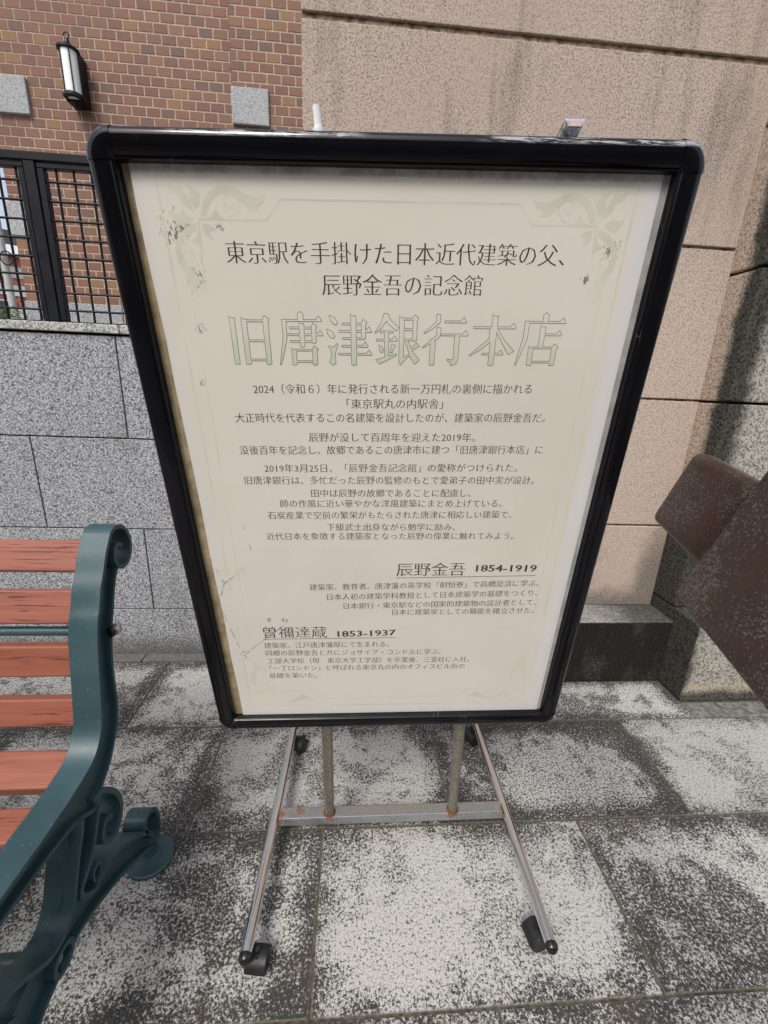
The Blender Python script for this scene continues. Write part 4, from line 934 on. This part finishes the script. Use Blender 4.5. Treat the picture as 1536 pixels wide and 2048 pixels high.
for (su, sv, cu, cv) in ((1, 1, UL, VT), (-1, 1, UR, VT), (-1, -1, UR, VB), (1, -1, UL, VB)):
    bm = B(); f1 = lambda p: (cu + su * p[0], cv + sv * p[1]); f2 = lambda p: (cu + su * p[1], cv + sv * p[0])
    # rosette leaves toward the corner
    leaf(bm, [(0.042, 0.038), (0.028, 0.030), (0.026, 0.020), (0.013, 0.016), (0.015, 0.012), (0.010, 0.006), (0.020, 0.010), (0.030, 0.012), (0.036, 0.022)], f=f1)
    for f_ in (f1, f2):
        leaf(bm, [(0.044, 0.036), (0.038, 0.026), (0.040, 0.016), (0.036, 0.008), (0.046, 0.012), (0.053, 0.020), (0.050, 0.030)], f=f_)
        # long curling leaf
        leaf(bm, [(0.049, 0.042), (0.054, 0.028), (0.064, 0.016), (0.078, 0.009), (0.094, 0.010), (0.108, 0.017), (0.122, 0.021), (0.137, 0.018), (0.131, 0.027), (0.122, 0.031), (0.126, 0.036), (0.112, 0.035), (0.104, 0.027), (0.092, 0.019), (0.079, 0.017), (0.068, 0.023), (0.060, 0.034), (0.056, 0.043)], f=f_)
        leaf(bm, [(0.054, 0.046), (0.064, 0.041), (0.070, 0.033), (0.074, 0.041), (0.080, 0.0448), (0.068, 0.0448)], f=f_)
        sp = [(0.089 + (0.003 + 0.0009 * q) * cos(q * .62), 0.0275 + (0.003 + 0.0009 * q) * sin(q * .62)) for q in range(0, 14)]
        stroke(bm, [f_(p) for p in sp], 0.0011, HT + 0.00001)
    leaf(bm, [(0.050, 0.050), (0.060, 0.051), (0.066, 0.057), (0.058, 0.060), (0.062, 0.070), (0.053, 0.064), (0.049, 0.058)], f=f1)
    link('corner_ornament', bm, 'orn', paper, recalc=False)

# ---- posts, hooks, base
def gpt(u, v, h): return S(u, v, h)
x0p, x1p = Vector((-0.052, 0.952, 0.088)), Vector((0.316, 0.949, 0.088))
for i, (pb, pt) in enumerate(((x0p, Vector((-0.0528, 0.8429, 0.5032))), (x1p, Vector((0.2722, 0.8334, 0.5046))))):
    d = (pt - pb).normalized(); top = pt + d * 0.95
    # keep the upper post just behind the board
    hh = (top - O).dot(N)
    if hh < 0.030: top = top + N * (0.030 - hh)
    bm = B(); tube(bm, [pb, pt, top], 0.0135, 18); link('post', bm, 'pole', sg, smooth=True)
    bm = B(); lathe(bm, [(0.014, 0), (0.018, 0.001), (0.0165, 0.006), (0.0138, 0.008)], pb + Vector((0, 0, 0.0)), (0, 0, 1), 20); link('weld_ring', bm, simple('rust', (0.13, 0.045, 0.015), 0.9), sg, smooth=True)
gal = mat_galv(((-0.195, 0.95, 0.08, 0.06), (0.47, 0.95, 0.08, 0.05), (-0.052, 0.94, 0.09, 0.05), (0.316, 0.94, 0.09, 0.05), (-0.14, 0.96, 0.09, 0.04)))
bm = B(); box(bm, (-0.198, 0.936, 0.060), (0.468, 0.972, 0.088)); link('crossbar', bm, gal, sg, bevel=0.0025)
for (p0, p1) in (((-0.2205, 0.640, 0.070), (-0.203, 1.290, 0.070)), ((0.4785, 0.628, 0.070), (0.486, 1.300, 0.070))):
    p0, p1 = Vector(p0), Vector(p1); d = (p1 - p0).normalized()
    bm = B(); tube(bm, [p0, p1], 0.0140, 24); link('base_tube', bm, 'chrome', sg, smooth=True)
    for p, s in ((p0, -1), (p1, 1)):
        bm = B(); lathe(bm, [(0.0142, -0.002), (0.0148, 0.0), (0.0148, 0.004), (0.0125, 0.011), (0.007, 0.0155), (0, 0.017)], p, d * s, 22); link('end_cap', bm, 'cap', sg, smooth=True)
def caster(cx, cy, rot, brake=False):
    """twin wheel caster, wheel axis along local y"""
    M = Matrix.Translation((cx, cy, 0)) @ Matrix.Rotation(radians(rot), 4, 'Z')
    bm = B()
    for s in (-1, 1):
        lathe(bm, [(0, 0), (0.021, 0), (0.0235, 0.002), (0.025, 0.005), (0.025, 0.013), (0.0235, 0.016), (0, 0.016)], M @ Vector((0, 0.0065 * s if s > 0 else -0.0065, 0.0252)), M.to_3x3() @ Vector((0, s, 0)), 30)
    wl = link('caster_wheels', bm, 'rubber', sg, smooth=True)
    bm = B(); rr = 0.0278; rings = []
    for k in range(15):
        a = radians(-8 + 190 * k / 14); rings.append([bm.verts.new(M @ Vector((rr * cos(a), y, 0.0252 + rr * sin(a)))) for y in (-0.0235, 0.0235)] + [bm.verts.new(M @ Vector(((rr - .0022) * cos(a), y, 0.0252 + (rr - .0022) * sin(a)))) for y in (0.0235, -0.0235)])
    for P, Q in zip(rings, rings[1:]):
        for k2 in range(4): bm.faces.new((P[k2], P[(k2 + 1) % 4], Q[(k2 + 1) % 4], Q[k2]))
    bm.faces.new(rings[0]); bm.faces.new(list(reversed(rings[-1]))); link('caster_hood', bm, 'rubber', sg, smooth=True, bevel=0.001)
    bm = B(); box(bm, (-0.012, -0.0045, 0.02), (0.012, 0.0045, 0.0535), M); tube(bm, [M @ Vector((0, 0, .045)), M @ Vector((0, 0, .062))], 0.0055, 12); link('caster_stem', bm, 'rubber', sg)
    if brake:
        bm = B(); box(bm, (0.022, -0.008, 0.034), (0.040, 0.008, 0.038), M); link('brake_lever', bm, 'rubber', sg, bevel=0.001)
caster(-0.198, 0.655, 82); caster(0.468, 0.672, 10, True); caster(-0.182, 1.262, 60, True); caster(0.474, 1.283, 25)
# chromed hook on the top, right; white tip on the top, left
def hookM(u, v, h): return S(u, v, h)
bm = B()
pts = [(0.590 + 0.0165 * cos(a) * 1.0, -0.012 + 0.013 * sin(a)) for a in [pi * q / 16 for q in range(17)]]
def P3(u, v, h): return S(u, v, h)
sec = [(0.5835 + .0125 * cos(a), 0.0125 * sin(a)) for a in [pi * q / 14 for q in range(15)]]
top_h = [(0.0128 * cos(pi * q / 14), 0.0190 * sin(pi * q / 14)) for q in range(15)]
fc = Vector(S(0.5985, -0.0185, 0.004)); rightv = A; dn = Vector((0, 0, -1)); bk = Vector((0.0, 0.95, -0.32)).normalized()
prism(bm, [fc + rightv * a + dn * b for a, b in top_h], bk * 0.034)
link('support_hook', bm, 'chrome', sg, bevel=0.0008)
bm = B(); prism(bm, [fc + rightv * a - Vector((0, 0.0016, 0)) + dn * b for a, b in ((-.0085, .004), (.0085, .004), (.0080, .0085), (-.0080, .0085))], Vector((0, 0.0012, 0))); link('hook_pad', bm, simple('pinkish_label', (0.55, 0.40, 0.36), 0.5), sg)
bm = B(); p = S(0.2822, 0.004, 0.022); d = (S(0.2800, -0.030, 0.022) - S(0.2824, 0, 0.022)).normalized()
tube(bm, [p, p + d * 0.012, p + d * 0.0125, p + d * 0.034], [0.0078, 0.0078, 0.0052, 0.0048], 12); link('post_tip', bm, 'white', sg, smooth=True)
